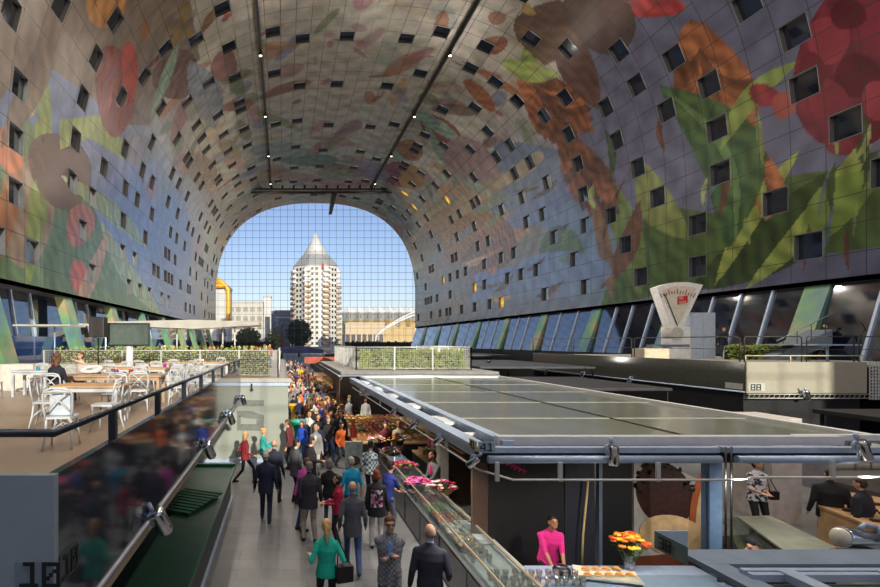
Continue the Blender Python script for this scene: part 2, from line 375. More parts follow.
# drop the windows nearest the camera that only clutter
def build_vault():
    vs, fs, Ys, Ss, uv = [], [], [], [], []
    base = 0
    V=[];F=[];YY=[];SS=[];UV=[]
    for j in range(NCOL):
        ya = Y0V + j*DY; yb = ya+DY
        for r in range(NR):
            sa = r*DS; sb = sa+DS
            res = max(ya, 22)/FP*1.35
            ns = 3 if yb < 23 else max(3, min(24, int(math.ceil(DS/res))))
            ny_full = 1 if yb < 23 else max(2, min(24, int(math.ceil(DY/res*0.8))))
            spans = [(ya, yb, ny_full)] if (r, j) not in WIN else [(ya, ya+0.15, 1), (yb-0.15, yb, 1)]
            for a, b, ny in spans:
                yy = np.linspace(a, b, ny+1); ss = np.linspace(sa, sb, ns+1)
                gy, gs = np.meshgrid(yy, ss, indexing='ij')
                x, z = sec(gs.ravel())
                V.append(np.c_[x, gy.ravel(), z]); YY.append(gy.ravel()); SS.append(gs.ravel())
                UV.append(np.c_[(gy.ravel()-ya)/DY, (gs.ravel()-sa)/DS])
                i0 = np.arange(ny)[:,None]*(ns+1)+np.arange(ns)[None,:]; i0 = i0.ravel()+base
                F.append(np.c_[i0, i0+1, i0+ns+2, i0+ns+1]); base += (ny+1)*(ns+1)
    V = np.concatenate(V); F = np.concatenate(F); YY = np.concatenate(YY); SS = np.concatenate(SS); UV = np.concatenate(UV)
    me = bpy.data.meshes.new('ceiling')
    me.vertices.add(len(V)); me.vertices.foreach_set('co', V.astype(np.float32).ravel())
    me.loops.add(F.size); me.loops.foreach_set('vertex_index', F.astype(np.int32).ravel())
    me.polygons.add(len(F)); me.polygons.foreach_set('loop_start', np.arange(0, F.size, 4, dtype=np.int32))
    me.update(calc_edges=True)
    me.polygons.foreach_set('use_smooth', np.ones(len(F), bool))
    ca = me.color_attributes.new('mural', 'FLOAT_COLOR', 'POINT')
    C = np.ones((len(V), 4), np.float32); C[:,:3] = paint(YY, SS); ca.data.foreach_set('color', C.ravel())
    ul = me.uv_layers.new(name='panel'); ul.data.foreach_set('uv', UV[F.ravel()].astype(np.float32).ravel())
    m = bpy.data.materials.new('printed_panels'); m.use_nodes = True; nt = m.node_tree; b = nt.nodes['Principled BSDF']; L = nt.links.new
    at = nt.nodes.new('ShaderNodeVertexColor'); at.layer_name = 'mural'
    uvn = nt.nodes.new('ShaderNodeUVMap'); uvn.uv_map = 'panel'; sp = nt.nodes.new('ShaderNodeSeparateXYZ'); L(uvn.outputs[0], sp.inputs[0])
    def edge(o, w):
        a = nt.nodes.new('ShaderNodeMath'); a.operation = 'SUBTRACT'; a.inputs[1].default_value = 0.5; L(o, a.inputs[0])
        b_ = nt.nodes.new('ShaderNodeMath'); b_.operation = 'ABSOLUTE'; L(a.outputs[0], b_.inputs[0])
        c = nt.nodes.new('ShaderNodeMath'); c.operation = 'GREATER_THAN'; c.inputs[1].default_value = 0.5-w; L(b_.outputs[0], c.inputs[0]); return c
    e1, e2 = edge(sp.outputs[0], 0.010), edge(sp.outputs[1], 0.013)
    mxm = nt.nodes.new('ShaderNodeMath'); mxm.operation = 'MAXIMUM'; L(e1.outputs[0], mxm.inputs[0]); L(e2.outputs[0], mxm.inputs[1])
    tc = nt.nodes.new('ShaderNodeTexCoord'); nz = nt.nodes.new('ShaderNodeTexNoise'); nz.inputs['Scale'].default_value = 0.9; nz.inputs['Detail'].default_value = 6
    L(tc.outputs['Object'], nz.inputs['Vector'])
    cr = nt.nodes.new('ShaderNodeValToRGB'); cr.color_ramp.elements[0].position = .3; cr.color_ramp.elements[1].position = .72
    cr.color_ramp.elements[0].color = (.62,.6,.6,1); cr.color_ramp.elements[1].color = (1.0,1.0,.98,1); L(nz.outputs['Fac'], cr.inputs['Fac'])
    mu = nt.nodes.new('ShaderNodeMix'); mu.data_type = 'RGBA'; mu.blend_type = 'MULTIPLY'; mu.inputs[0].default_value = 0.8
    L(at.outputs[0], mu.inputs[6]); L(cr.outputs[0], mu.inputs[7])
    m2 = nt.nodes.new('ShaderNodeMix'); m2.data_type = 'RGBA'; L(mxm.outputs[0], m2.inputs[0]); L(mu.outputs[2], m2.inputs[6]); m2.inputs[7].default_value = (.035,.033,.033,1)
    L(m2.outputs[2], b.inputs['Base Color']); b.inputs['Roughness'].default_value = 0.24; b.inputs['Metallic'].default_value = 0.30; b.inputs['Specular IOR Level'].default_value = 0.6
    # each panel is set at its own very slight tilt
    vo = nt.nodes.new('ShaderNodeTexNoise'); vo.inputs['Scale'].default_value = 0.35; vo.inputs['Detail'].default_value = 1; L(tc.outputs['Object'], vo.inputs['Vector'])
    bp = nt.nodes.new('ShaderNodeBump'); bp.inputs['Strength'].default_value = 0.35; bp.inputs['Distance'].default_value = 0.12; L(vo.outputs['Fac'], bp.inputs['Height']); L(bp.outputs[0], b.inputs['Normal'])
    me.materials.append(m)
    return struct(link('ceiling', me))
build_vault()
# windows in the vault: each its own frame with a pane
fr = MB(); ww, hh, dp = DY-0.3, DS, 0.26
o_, i_ = (ww/2, hh/2), (ww/2-0.03, hh/2-0.03)
def ring(z, d): return [(-d[0],-d[1],z),(d[0],-d[1],z),(d[0],d[1],z),(-d[0],d[1],z)]
rv = ring(0,o_)+ring(0,i_)+ring(-dp,i_)
fr.add(rv, [(k,(k+1)%4,4+(k+1)%4,4+k) for k in range(4)]+[(4+k,4+(k+1)%4,8+(k+1)%4,8+k) for k in range(4)])
FRM = fr.mesh('window', M_reveal)
PNM = MB().box(-i_[0],i_[0],-i_[1],i_[1],-dp-.03,-dp).mesh('window_pane', M_vwin)
PNL = MB().box(-i_[0],i_[0],-i_[1],i_[1],-dp-.03,-dp).mesh('window_pane', pm('window_lit_amber', (255,176,60), 0.4, emit=.35, var=.5, scale=2))
nwin = 0
for (r, j) in sorted(WIN):
    sa, sb = r*DS, (r+1)*DS; (xa, za), (xb, zb) = sec(sa), sec(sb)
    t = Vector((xb-xa, 0, zb-za)).normalized(); y = Vector((0,1,0)); n = t.cross(y)*-1
    if n.dot(Vector((XC-(xa+xb)/2, 0, 12-(za+zb)/2))) < 0: n = -n
    X = y; Z = n; Yv = Z.cross(X)
    M = Matrix((X, Yv, Z)).transposed().to_4x4(); M.translation = Vector(((xa+xb)/2, Y0V+(j+.5)*DY, (za+zb)/2))
    o = link('window_%d' % nwin, FRM); o.matrix_world = M; struct(o)
    lit = xa > 20 and nwin % 11 == 3 and j > col_of(62)
    link('window_pane', PNL if lit else PNM, o); nwin += 1

# facade glazing at both ends
def arch_outline(y, n=60):
    pts = [(XC-A_, y, 0)] ; ss = np.linspace(0, SL, n); x, z = sec(ss)
    return pts + [(float(a), y, float(b)) for a, b in zip(x, z)] + [(XC+A_, y, 0)]
def half_at(z):   # half width of the arch at height z
    if z <= ZS: return A_
    k = min(1, (z-ZS)/HT); return A_*(max(0, 1-k**NE))**(1/NE)
def height_at(x):
    k = min(1, abs(x-XC)/A_); return ZS + HT*(1-k**NE)**(1/NE)
for nm, y in (('window_901', Y_FAR+0.1), ('window_902', Y0V-0.1)):
    pane = MB().prism(arch_outline(y), (0, 0.03, 0)).build(nm, glass('facade_glass', (236,242,246), body=0.01, gloss=-0.045, rough=0.01)); struct(pane)
    g = MB()
    for k in range(-14, 15):
        x = XC + k*1.49
        if abs(x-XC) < A_-.2: g.cbox((x, y-0.05, height_at(x)/2), (0.055, 0.05, height_at(x)-.1))
    for k in range(1, 23):
        z = k*1.49
        if z < ZS+HT-.3: g.cbox((XC, y-0.05, z), (2*half_at(z)-.1, 0.05, 0.055))
    g.build('cable_net', pm('cable_steel', (60,74,96), 0.4, metal=.5), pane)
# unseen block added behind the camera to shade the near stalls from sun
struct(MB().box(-16, 32, -7, -6, 0, 7.3).build('wall_back', M_conc))
# lower side walls: dark recess, leaning glass, leaning printed columns
def side(sign, X, ztop, zbot, lean, name, ys, cols):
    xo = X + sign*(1.3 if sign < 0 else 0.25); xi = X - sign*(lean if sign > 0 else -.6)
    wl = struct(MB().box(min(X+sign*4, X+sign*4.3), max(X+sign*4, X+sign*4.3), -14, Y_FAR, 0, ztop+.5).build('wall_'+name, pm('shop_interior', (52,46,42), 0.8, var=0.5, scale=0.5)))
    struct(MB().box(min(X, X+sign*4.2), max(X, X+sign*4.2), -14, Y_FAR, ztop, ztop+0.25).build('trim_'+('1' if sign < 0 else '2'), M_dark))
    struct(MB().box(min(xi, X+sign*4.2), max(xi, X+sign*4.2), -14, Y_FAR, 0, zbot).build('baseboard_'+name, M_dark))
    th = 0.06
    gl = MB().prism([(xo, -14, ztop), (xi, -14, zbot), (xi+sign*th, -14, zbot), (xo+sign*th, -14, ztop)], (0, Y_FAR+14, 0)).build('window_'+('903' if sign < 0 else '904'), M_shop); struct(gl)
    for y in ys:
        b = MB().prism([(xo-sign*.12, y, ztop), (xi-sign*.12, y, zbot), (xi, y, zbot), (xo, y, ztop)], (0, 0.13, 0)); b.build('mullion', M_steel, gl)
    for k, y in enumerate(cols):
        w = 1.3
        a, b2 = X+sign*.15, X-sign*(lean+.35)
        struct(MB().prism([(a, y, ztop), (b2, y, zbot), (b2+sign*.6, y, zbot), (a+sign*.6, y, ztop)], (0, w, 0)).build('column', M_col))
    if sign < 0: MB().box(X-.4,X-.35,23,Y_FAR,zbot,zbot+1.9).build('low_blue_pane', glass('blue_pane',(110,140,190),body=.6,gloss=.2,bodyrgb=(60,90,150)), gl)
side(-1, XC-A_, ZB, 2.93, 0.8, 'left', [28.5,30.7,37.5,39.7,46.5,48.7,55.5,57.7,66,75,84], [24.0,33.0,42.0,51.0,60.0,69.0,78.0,87.0,96.0])
side(1, XC+A_, ZB, 3.6, 0.9, 'right', [21,23.5,28.9,30.9,32.9,38.3,40.5,42.5,48,51,57.5,60,66,69,76,84], [25.9,35.4,44.6,53.6,62.6,71.6,80.6,89.6,98.6])
# ================================================================== LEFT STALL BLOCK WITH TERRACE
ZD = 2.93
M_gloss = pm('glossy_dark_panel', (44,50,60), 0.07, var=0.1, spec=0.5)
M_face = pm('grey_blue_panel', (142,158,170), 0.45, var=0.04)
M_green = pm('dark_green_cover', (28,66,50), 0.4, var=0.12, scale=2)
M_num = pm('numeral_black', (20,22,26), 0.6)
M_plate = pm('number_plate', (116,134,150), 0.5, var=0.05)
M_plate2 = pm('number_plate_pale', (196,196,186), 0.5, var=0.05)
M_wood = pm('light_oak', (196,156,112), 0.5, var=0.2, scale=4)
M_crate = pm('crate_wood', (176,134,86), 0.7, var=0.25, scale=8)
M_hedge = pm('hedge_leaf', (150,164,76), 0.7, var=0.4, scale=14)
M_wire = pm('wire_mesh_steel', (206,206,200), 0.4, metal=0.3, var=0.05)
M_wall21 = pm('pale_stall_front', (160,164,154), 0.3, var=0.05, scale=1.0)
struct(MB().box(-14.2,-1.19, 2.6,13.7, ZD-.12,ZD).box(-14.2,-2.9, 13.7,18.75, ZD-.12,ZD).box(-14.2,0.1, 18.85,45, ZD-.12,ZD).build('floor_deck', M_deck))

st = thing('stall', 'dark closed market stall numbered 10 under the cafe terrace', 'stall', (-1.15, 2.56, 0))
MB().box(-.05,0, 0,11.0, 2.98,3.83).build('side_parapet', M_gloss, st)
MB().box(-9,0, -.05,0, 2.9,3.83).build('front_parapet', M_face, st)
MB().box(-9,-1.65, .2,11.0, 0,2.7).build('stall_wall', M_dark, st)
nb = MB(); digits(nb, '10', (-.165,-.062,3.275), (1,0,0), (0,0,1), .125); 
pl = MB().box(-.19,-.001,-.06,-.05, 3.25,3.40).build('front_number_plate', M_plate, st)
nb.build('numeral', M_num, pl)
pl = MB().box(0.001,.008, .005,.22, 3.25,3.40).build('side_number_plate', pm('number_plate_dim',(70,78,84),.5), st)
nb = MB(); digits(nb, '10', (.009,.02,3.265), (0,1,0), (0,0,1), .12); nb.build('numeral', M_num, pl)
# handrail over the parapet
hr = MB(); hr.path([(-4.2,.02,4.03),(-.03,.02,4.03),(-.03,11.2,4.03)], .022, 10); h = hr.build('handrail', pm('handrail_dark', (60,66,76), .3, metal=.6), st)
for k in range(9):
    y = .9+k*1.25
    MB().box(-.06,-.01, y,y+.05, 3.80,4.02).build('rail_post', pm('handrail_dark',(0,0,0)), st)
# canopy rail with a wire
MB().path([(0,-.3,2.97),(.02,11.1,2.97)], .019, 8).build('lamp_rail', pm('rail_pale',(206,210,214),.35,metal=.3), st)
# green covered counter
gc = thing('covered_counter', 'dark green covered sales counter along the closed stall 10', 'counter', (-1.37, 3.0, 0))
MB().bbox(-1.6,0, 0,11.5, .86,.90,.012).build('counter_top', M_green, gc)
MB().box(-1.6,-.13, .1,11.4, .0,.86).build('counter_body', pm('counter_charcoal', (52,54,58), .5), gc)
MB().box(-1.6,.0, 11.42,11.52, .86,.98).box(-.04,0, 0,11.5,.86,.93).build('counter_lip', pm('green_trim',(34,92,70),.4), gc)
MB().box(-.13,-.08,0,11.5,0,.05).build('kick_strip', M_steel, gc)
sh = thing('folded_shutter', 'dark green slatted shutter lying on the covered counter', 'shutter', (-2.1, 11.15, .905), -.42)
for k in range(9):
    MB().cbox((0, -.66+k*.155, .05+.008*k), (1.0, .075, .04), rx=.12).build('slat', pm('green_slat',(44,96,72),.4), sh)
MB().box(-.42,-.38,-.68,.55,0,.03).box(.38,.42,-.68,.55,0,.03).build('shutter_frame', M_green, sh)

# chrome spot lamps
def make_lamp():
    t = thing('spot_lamp', 'x', 'lamp')
    MB().lathe([(.0,-.11),(.055,-.11),(.06,-.10),(.06,.09),(.052,.11),(.0,.11)], n=18).build('housing', M_chrome, t)
    MB().lathe([(.0,-.119),(.05,-.118),(.052,-.108),(0,-.108)], n=18).build('lens', pm('lamp_lens',(230,225,205),.2), t)
    MB().path([(-.06,0,0),(-.09,0,.03),(-.09,0,.10),(-.02,0,.13)], .012, 8).tube((-.02,0,.13),(-.02,0,.2),.02).build('bracket', M_steel, t)
    return t
lamp0 = make_lamp(); lamp_used = [False]
def lamp(loc, label, rot, grp, sc=1.0):
    o = lamp0 if not lamp_used[0] else dup(lamp0)
    lamp_used[0] = True; o.location = loc; o.rotation_euler = rot; o.scale = (sc,)*3; o['label'] = label; o['group'] = grp
    return o
G1 = 'spot lamps on the rail of stall 10'
for k, (px, py, nm) in enumerate([(154,527,'nearest the 10 plate'),(205,450,'above the green slatted shutter'),(228,421,'in front of the big pale number'),(241,401,'at the far end of the rail')]):
    Y = 1.12*FP/(VX-px); lamp((-1.06, Y, 2.95), 'chrome spot lamp on the stall 10 rail, '+nm, (0.3,-.5,.5), G1, 1.15)
for k, (px, py, nm) in enumerate([(188,470,'low, second from the 10 plate'),(216,436,'third, over the far counter end')]): pass

# ---- stall 21 with pale front, planter wall and wire fence
s2 = thing('stall', 'pale grey stall block with big faded number, people walking past', 'stall', (0, 18.75, 0))
MB().box(-12,.2, 0,.1, .12,2.95).build('front_panel', M_wall21, s2)
MB().box(.1,.2, .1,26, .12,2.95).build('side_panel', pm('stall_side_grey',(120,120,116),.5), s2)
MB().box(-12,.32, -.1,.25, 3.0,3.13).build('coping', M_conc, s2)
MB().box(-12,.26,-.05,.1, 2.86,2.98).build('gutter', M_steel, s2)
MB().box(-12,.22,-.06,.1, 0,.14).build('plinth', M_steel, s2)
MB().box(-1.2,-1.14,-.13,-.08, 2.72,2.95).box(-1.22,-1.12,-.12,-.02, 2.68,2.76).build('gutter_clip', M_black, s2)
M_fade = pm('faded_numeral', (120,124,117), .35)
x0, x1 = (237-VX)*18.75/FP, (264-VX)*18.75/FP
def zz(py): return EYE-(py-VY)*18.75/FP
nb = MB()
nb.box(x0,x1,-.012,0, zz(406),zz(400))
e = -.012; hx = x1-x0
nb.prism([(x0,e,zz(411)),(x0+hx*.5,e,zz(411)),(x1,e,zz(415)),(x1,e,zz(419.5)),(x0+hx*.35,e,zz(418)),(x0,e,zz(416))],(0,.012,0))
nb.box(x0,x0+hx*.14,-.012,0, zz(424),zz(416)); nb.box(x1-hx*.28,x1,-.012,0, zz(424),zz(419.5)); nb.box(x0,x1,-.012,0, zz(430.5),zz(424))
nb.box(x0-1.0,x0-.2,-.012,0, zz(430.5),zz(424)); nb.box(x0-.72,x0-.48,-.012,0, zz(424),zz(400))
nb.build('numeral', M_fade, s2)

def fence(name, label, ox, oy, segs, z0, z1, step=.1, posts=1.9, parent=None):
    t = thing(name, label, 'fence', (ox, oy, 0))
    for (ax, ay, bx, by) in segs:
        a, b = Vector((ax,ay,0)), Vector((bx,by,0)); L = (b-a).length; d = (b-a)/L; g = MB(); n = int(L/step)
        for k in range(1, n): 
            p = a+d*(L*k/n); g.tube((p.x,p.y,z0+.08),(p.x,p.y,z1-.05), .006, n=4, caps=False)
        for k in range(1, int((z1-z0)/step)):
            z = z0+k*step; g.tube((a.x,a.y,z),(b.x,b.y,z), .006, n=4, caps=False)
        g.build('wire_mesh', M_wire, t)
        MB().tube((a.x,a.y,z1),(b.x,b.y,z1), .028).tube((a.x,a.y,z0+.08),(b.x,b.y,z0+.08), .018).build('top_rail', M_wire, t)
        m = max(1, int(round(L/posts)))
        for k in range(m+1):
            p = a+d*(L*k/m); MB().box(p.x-.03,p.x+.03,p.y-.03,p.y+.03,z0,z1+.02).build('post', M_wire, t)
    return t
fence('mesh_fence', 'white wire mesh fence across the cafe terrace behind the tables', 0, 0, [(-10.8,22.6,-.22,22.6),(-.22,22.6,-.22,34)], ZD, 4.11, .09)
fence('mesh_fence', 'white wire mesh fence around hedge on roof beyond the glass roof', 0, 0, [(3.95,27,10.15,27),(3.95,27,3.95,38),(10.15,27,10.15,38)], 3.0, 4.22, .1)
def hedge(label, x0, x1, y0, y1, z0, z1, n, grp=None, mat=None, lf=.09):
    g = MB(); r = random.Random(int(x0*10+y0))
    g.box(x0+.12,x1-.12,y0+.12,y1-.12,z0,z1-.15, 1)
    for k in range(n):
        c = Vector((r.uniform(x0,x1), r.choice((y0,y0,r.uniform(y0,y1))) + r.uniform(-.05,.1), r.uniform(z0,z1)))
        a = Vector((r.uniform(-1,1),r.uniform(-1,1),r.uniform(-.3,1))).normalized()*lf; b = a.orthogonal().normalized()*lf*.4
        g.add([c-b, c+a*.5-b*1.2, c+a, c+a*.5+b*1.2, c+b], [(0,1,2,3,4)], 0)
    o = g.build('hedge', [mat or M_hedge, pm('hedge_soil',(60,56,34),.9)])
    return tag(o, label, 'hedge', grp)
hedge('clipped green hedge behind the mesh fence of the cafe terrace', -11, -.6, 24.0, 24.9, ZD, 4.27, 2600)
hedge('long green hedge inside the mesh fence beyond the glass roof', 4.2, 9.9, 27.35, 28.3, 3.0, 4.05, 1900, lf=.16)
MBt = MB().box(-12.6,-2.6, 23.15,23.3, ZD,3.5).build('low_wall', M_conc); tag(MBt, 'long low pale wall under the terrace mesh fence', 'wall')
lw = MB().bbox(-12,-8.0, 16.0,16.5, ZD,3.78,.02).build('low_wall', pm('plaster_white',(214,208,198),.6)); tag(lw, 'short pale plaster wall beside the white side table', 'wall')

# ================================================================== GLASS ROOFED STALL 41
RZ = 2.98
s41 = thing('stall', 'long stall numbered 41 with grey glass roof and steel canopy', 'stall', (2.85, 7.24, 0))
def roof(st, x0, x1, y0, y1, seams):
    for a, b in zip(seams[:-1], seams[1:]):
        MB().box(a+.02,b-.02,y0,y1,RZ-.01,RZ+.015).build('roof_pane', M_roof, st)
    for a in seams[1:-1]: MB().box(a-.02,a+.02,y0,y1,RZ+.0,RZ+.03).build('seam', M_black, st)
roof(s41, .55, 6.4, .35, 14.0, [.55, 3.6, 6.4])
for y in (2.6,5.2,7.8,10.4,12.6): MB().box(.55,6.4,y,y+.06,RZ-.16,RZ+.022).build('rafter', pm('rafter_pale',(158,160,146),.5), s41)
MB().bbox(.42,.60, .2,14.1, RZ-.1,RZ+.05,.01).build('roof_edge_beam', M_steel, s41)
MB().bbox(6.3,6.42, .2,14.1, RZ-.05,RZ+.08,.01).box(6.5,6.55,.2,14.1,RZ-.05,RZ+.04).build('roof_edge_beam', M_white, s41)
MB().bbox(.5,6.4, 13.95,14.1, RZ-.05,RZ+.06,.01).build('roof_edge_beam', M_white, s41)
MB().bbox(.38,5.6, .28,.42, RZ-.04,RZ+.1,.01).build('front_profile', M_white, s41)
MB().bbox(5.0,7.2,.40,.50,RZ-.02,RZ+.1,.01).build('front_profile', M_white, s41)
for (a,b) in ((.0,3.53),(3.6,7.6)):
    MB().bbox(a,b, .05,.18, RZ-.1,RZ-.02,.008).build('front_plate', M_steel, s41)
    MB().tube((a+.12,.0,RZ-.18),(b-.05,.0,RZ-.18),.055,n=14).build('front_tube', M_steel, s41)
    MB().box(a,b,.1,.2,RZ-.25,RZ-.1).build('front_channel', M_black, s41)
# aisle-side gutter
MB().bbox(-.02,.22, .1,14.1, RZ-.08,RZ-.01,.01).box(.0,.03,.1,14.1,RZ-.2,RZ-.08).build('side_gutter', M_steel, s41)
MB().box(.03,.2,.15,14.0,RZ-.22,RZ-.1).build('side_channel', M_black, s41)
for k in range(7): MB().box(.2,.5, 1.2+k*1.9,1.3+k*1.9, RZ-.1,RZ-.02).build('bracket', M_white, s41)
for k in range(5):
    MB().prism([(.2,2.2+k*2.3,RZ-.05),(.42,2.2+k*2.3,RZ-.05),(.42,2.9+k*2.3,RZ-.05),(.2,2.9+k*2.3,RZ-.05)],(0,0,.05)).build('roof_vent', M_white, s41)
# bumper rail below the canopy
MB().path([(.02,13.5,2.62),(.02,.15,2.62),(.32,-.35,2.60),(3.55,-.35,2.60)], .016, 8).build('bumper_rail', pm('bumper_rail',(214,210,200),.4), s41)
MB().path([(3.62,-.3,2.62),(5.9,-.3,2.62)], .018, 8).build('bumper_rail', pm('bumper_rail',(0,0,0)), s41)
for x in (.08,.95,2.3): MB().box(x,x+.05,-.36,-.32,2.58,2.84).build('hanger', M_wire, s41)
MB().box(4.75,4.80,-.32,-.28,2.6,2.86).build('hanger', M_wire, s41)
for k in range(4): MB().box(.0,.04,1.5+k*3,1.55+k*3,2.62,2.8).build('hanger', M_wire, s41)
# number plates
pl = MB().box(-.05,.19,-.08,-.07,RZ-.06,RZ+.09).build('front_number_plate', pm('number_plate_blue',(150,170,184),.5), s41)
nb = MB(); digits(nb, '41', (-.035,-.088,RZ-.04), (1,0,0), (0,0,1), .11); nb.build('numeral', M_num, pl)
pl = MB().box(-.07,-.06,-.05,.22,RZ-.06,RZ+.09).build('side_number_plate', pm('number_plate_warm',(206,190,160),.5), s41)
nb = MB(); digits(nb, '41', (-.072,.19,RZ-.04), (0,-1,0), (0,0,1), .11); nb.build('numeral', M_num, pl)
# steel posts between the bays
MB().tube((3.56,.0,RZ),(3.56,.0,1.2),.014).tube((3.66,.02,RZ),(3.66,.02,1.2),.014).build('hanging_rod', M_black, s41)
MB().bbox(4.37,4.45,1.2,1.4,0,2.6,.01).box(4.31,4.52,1.15,1.19,0,2.6).build('steel_column', pm('blue_steel',(120,150,186),.4,metal=.2), s41)
# dark back walls of the bay, lit brown flank and slatted shelf
BY = 2.0
MB().box(.66,1.0, BY+.02,BY+.1, 0,2.78, 0).build('side_wall', pm('brown_panel',(84,64,52),.5), s41)
MB().box(.95,2.35, BY,BY+.1, 0,2.78).build('dark_wall_panel', pm('black_board',(22,20,22),.6,var=.3), s41)
MB().box(2.35,2.9, BY-.02,BY+.1, 0,2.78).build('dark_wall_panel', pm('slate_board',(36,38,48),.6,var=.2), s41)
MB().box(2.93,2.99, BY-.1,BY, 0,2.78).build('door_edge', pm('steel_door_edge',(110,122,136),.4,metal=.3), s41)
MB().box(2.99,3.6, BY,BY+.1, 0,2.78).build('dark_wall_panel', pm('black_board2',(14,14,15),.6), s41)
MB().box(1.5,3.6, 6.6,6.7, 0,2.75).build('inner_wall', pm('brown_panel',(84,64,52)), s41); MB().box(1.35,1.6, 6.2,6.5, 0,2.8).build('inner_pillar', pm('pale_pillar',(170,164,154),.6), s41)
MB().box(.3,6.4, .5,12, RZ-.30,RZ-.26).build('false_ceiling', M_dark, s41) if False else None
sl_ = MB()
for k in range(4): sl_.box(.50,.56, 2.1,4.2, 2.30+k*.10,2.34+k*.10)
sl_.build('slatted_screen', pm('orange_slats',(150,100,56),.5), s41)
# pink writing on the dark wall (illegible script strokes, two lines)
g = MB()
r = random.Random(5)
for row, (x, z, n) in enumerate(((1.16,2.40,5),(1.20,2.27,6))):
    for k in range(n):
        xx = x+k*.075; g.path([(xx,BY-.012,z-k*.035-row*.02),(xx+.02,BY-.012,z+.07-k*.035),(xx+.04,BY-.012,z-k*.035),(xx+.07,BY-.012,z+.05-k*.04)], .014, 6)
g.build('pink_lettering', pm('pink_letter',(226,40,130),.5), s41)

# counter of stall 41 along the aisle: glass topped display cases
def display_counter(label, x, y0, y1, name='display_counter', face=(40,40,44)):
    t = thing(name, label, 'counter', (x, y0, 0)); L = y1-y0
    MB().box(.02,.85, 0,L, .08,.80).build('counter_body', pm('counter_face_%d_%d_%d'%face, face, .35, var=.1), t)
    MB().bbox(0,.90, 0,L, .80,.86,.008).build('counter_top', pm('pale_counter_top',(176,176,172),.4), t)
    n = max(1, int(L/1.2))
    for k in range(n): MB().box(.005,.02, L*k/n+.03,L*(k+1)/n-.03, .12,.74).build('front_panel', pm('front_panel',(66,66,70),.3,var=.2), t)
    MB().box(.0,.012, 0,L, .86,1.16).box(.0,.5,0,L,1.155,1.168).build('glass_guard', M_clear, t)
    MB().box(-.01,.015,0,L,1.15,1.18).box(.56,.60,0,L,1.08,1.11).build('edge_trim', pm('edge_brass',(176,160,136),.35,metal=.4), t)
    MB().box(.03,.1,0,L,0,.08).build('kick_plate', M_black, t)
    return t
display_counter('black front display counter curving round the corner of stall 41', 3.0, 6.75, 9.6)
display_counter('black front display counter under pink flower bunches in stall 41', 3.0, 9.65, 12.3)
display_counter('black front display counter in front of the bouquets, beside blue polo man', 3.0, 12.35, 15.6)
cf = thing('display_counter', 'front counter of stall 41 crowded with glass tumblers', 'counter', (3.0, 7.3, 0))
MB().box(.9,3.65, 0,.75, .1,.82).build('counter_body', pm('counter_face_40_40_44',(0,0,0)), cf)
MB().bbox(.9,3.65, -.02,.8, .82,.88,.008).build('counter_top', M_steel, cf)
MB().box(.9,3.65,-.02,-.01,.88,1.1).build('glass_guard', M_clear, cf)

# tumblers and jars
M_tgl = glass('tumbler_glass', (235,240,240), body=.12, gloss=.2, bodyrgb=(200,200,196))
def make_tumbler():
    t = thing('tumbler', 'x', 'glass')
    MB().lathe([(.03,0),(.036,.10),(.033,.10),(.028,.008),(0,.008)], n=12).build('cup', M_tgl, t)
    MB().lathe([(0,.008),(.027,.008),(.031,.06),(0,.062)], n=10).build('drink', pm('fruit_mix',(226,150,110),.5,var=.6,scale=30), t)
    return t
tb0 = make_tumbler(); first = True; r = random.Random(9)
for k in range(34):
    if k < 12: x, y = 3.12+.14*(k%3)+r.uniform(-.02,.02), 8.2+.2*(k//3)
    else: x, y = 3.15+.13*((k-12)%11)+r.uniform(-.02,.02), 7.42+.22*((k-12)//11)
    o = tb0 if first else dup(tb0); first = False
    o.location = (x, y, .89 if y > 6.9 and (x < 3.9 and y > 7.5) else .89); o['label'] = 'clear glass tumbler of fruit pieces in the crowd on the corner counter'; o['group'] = 'glass tumblers on the corner counter of stall 41'
    o.scale = (1.25,)*3

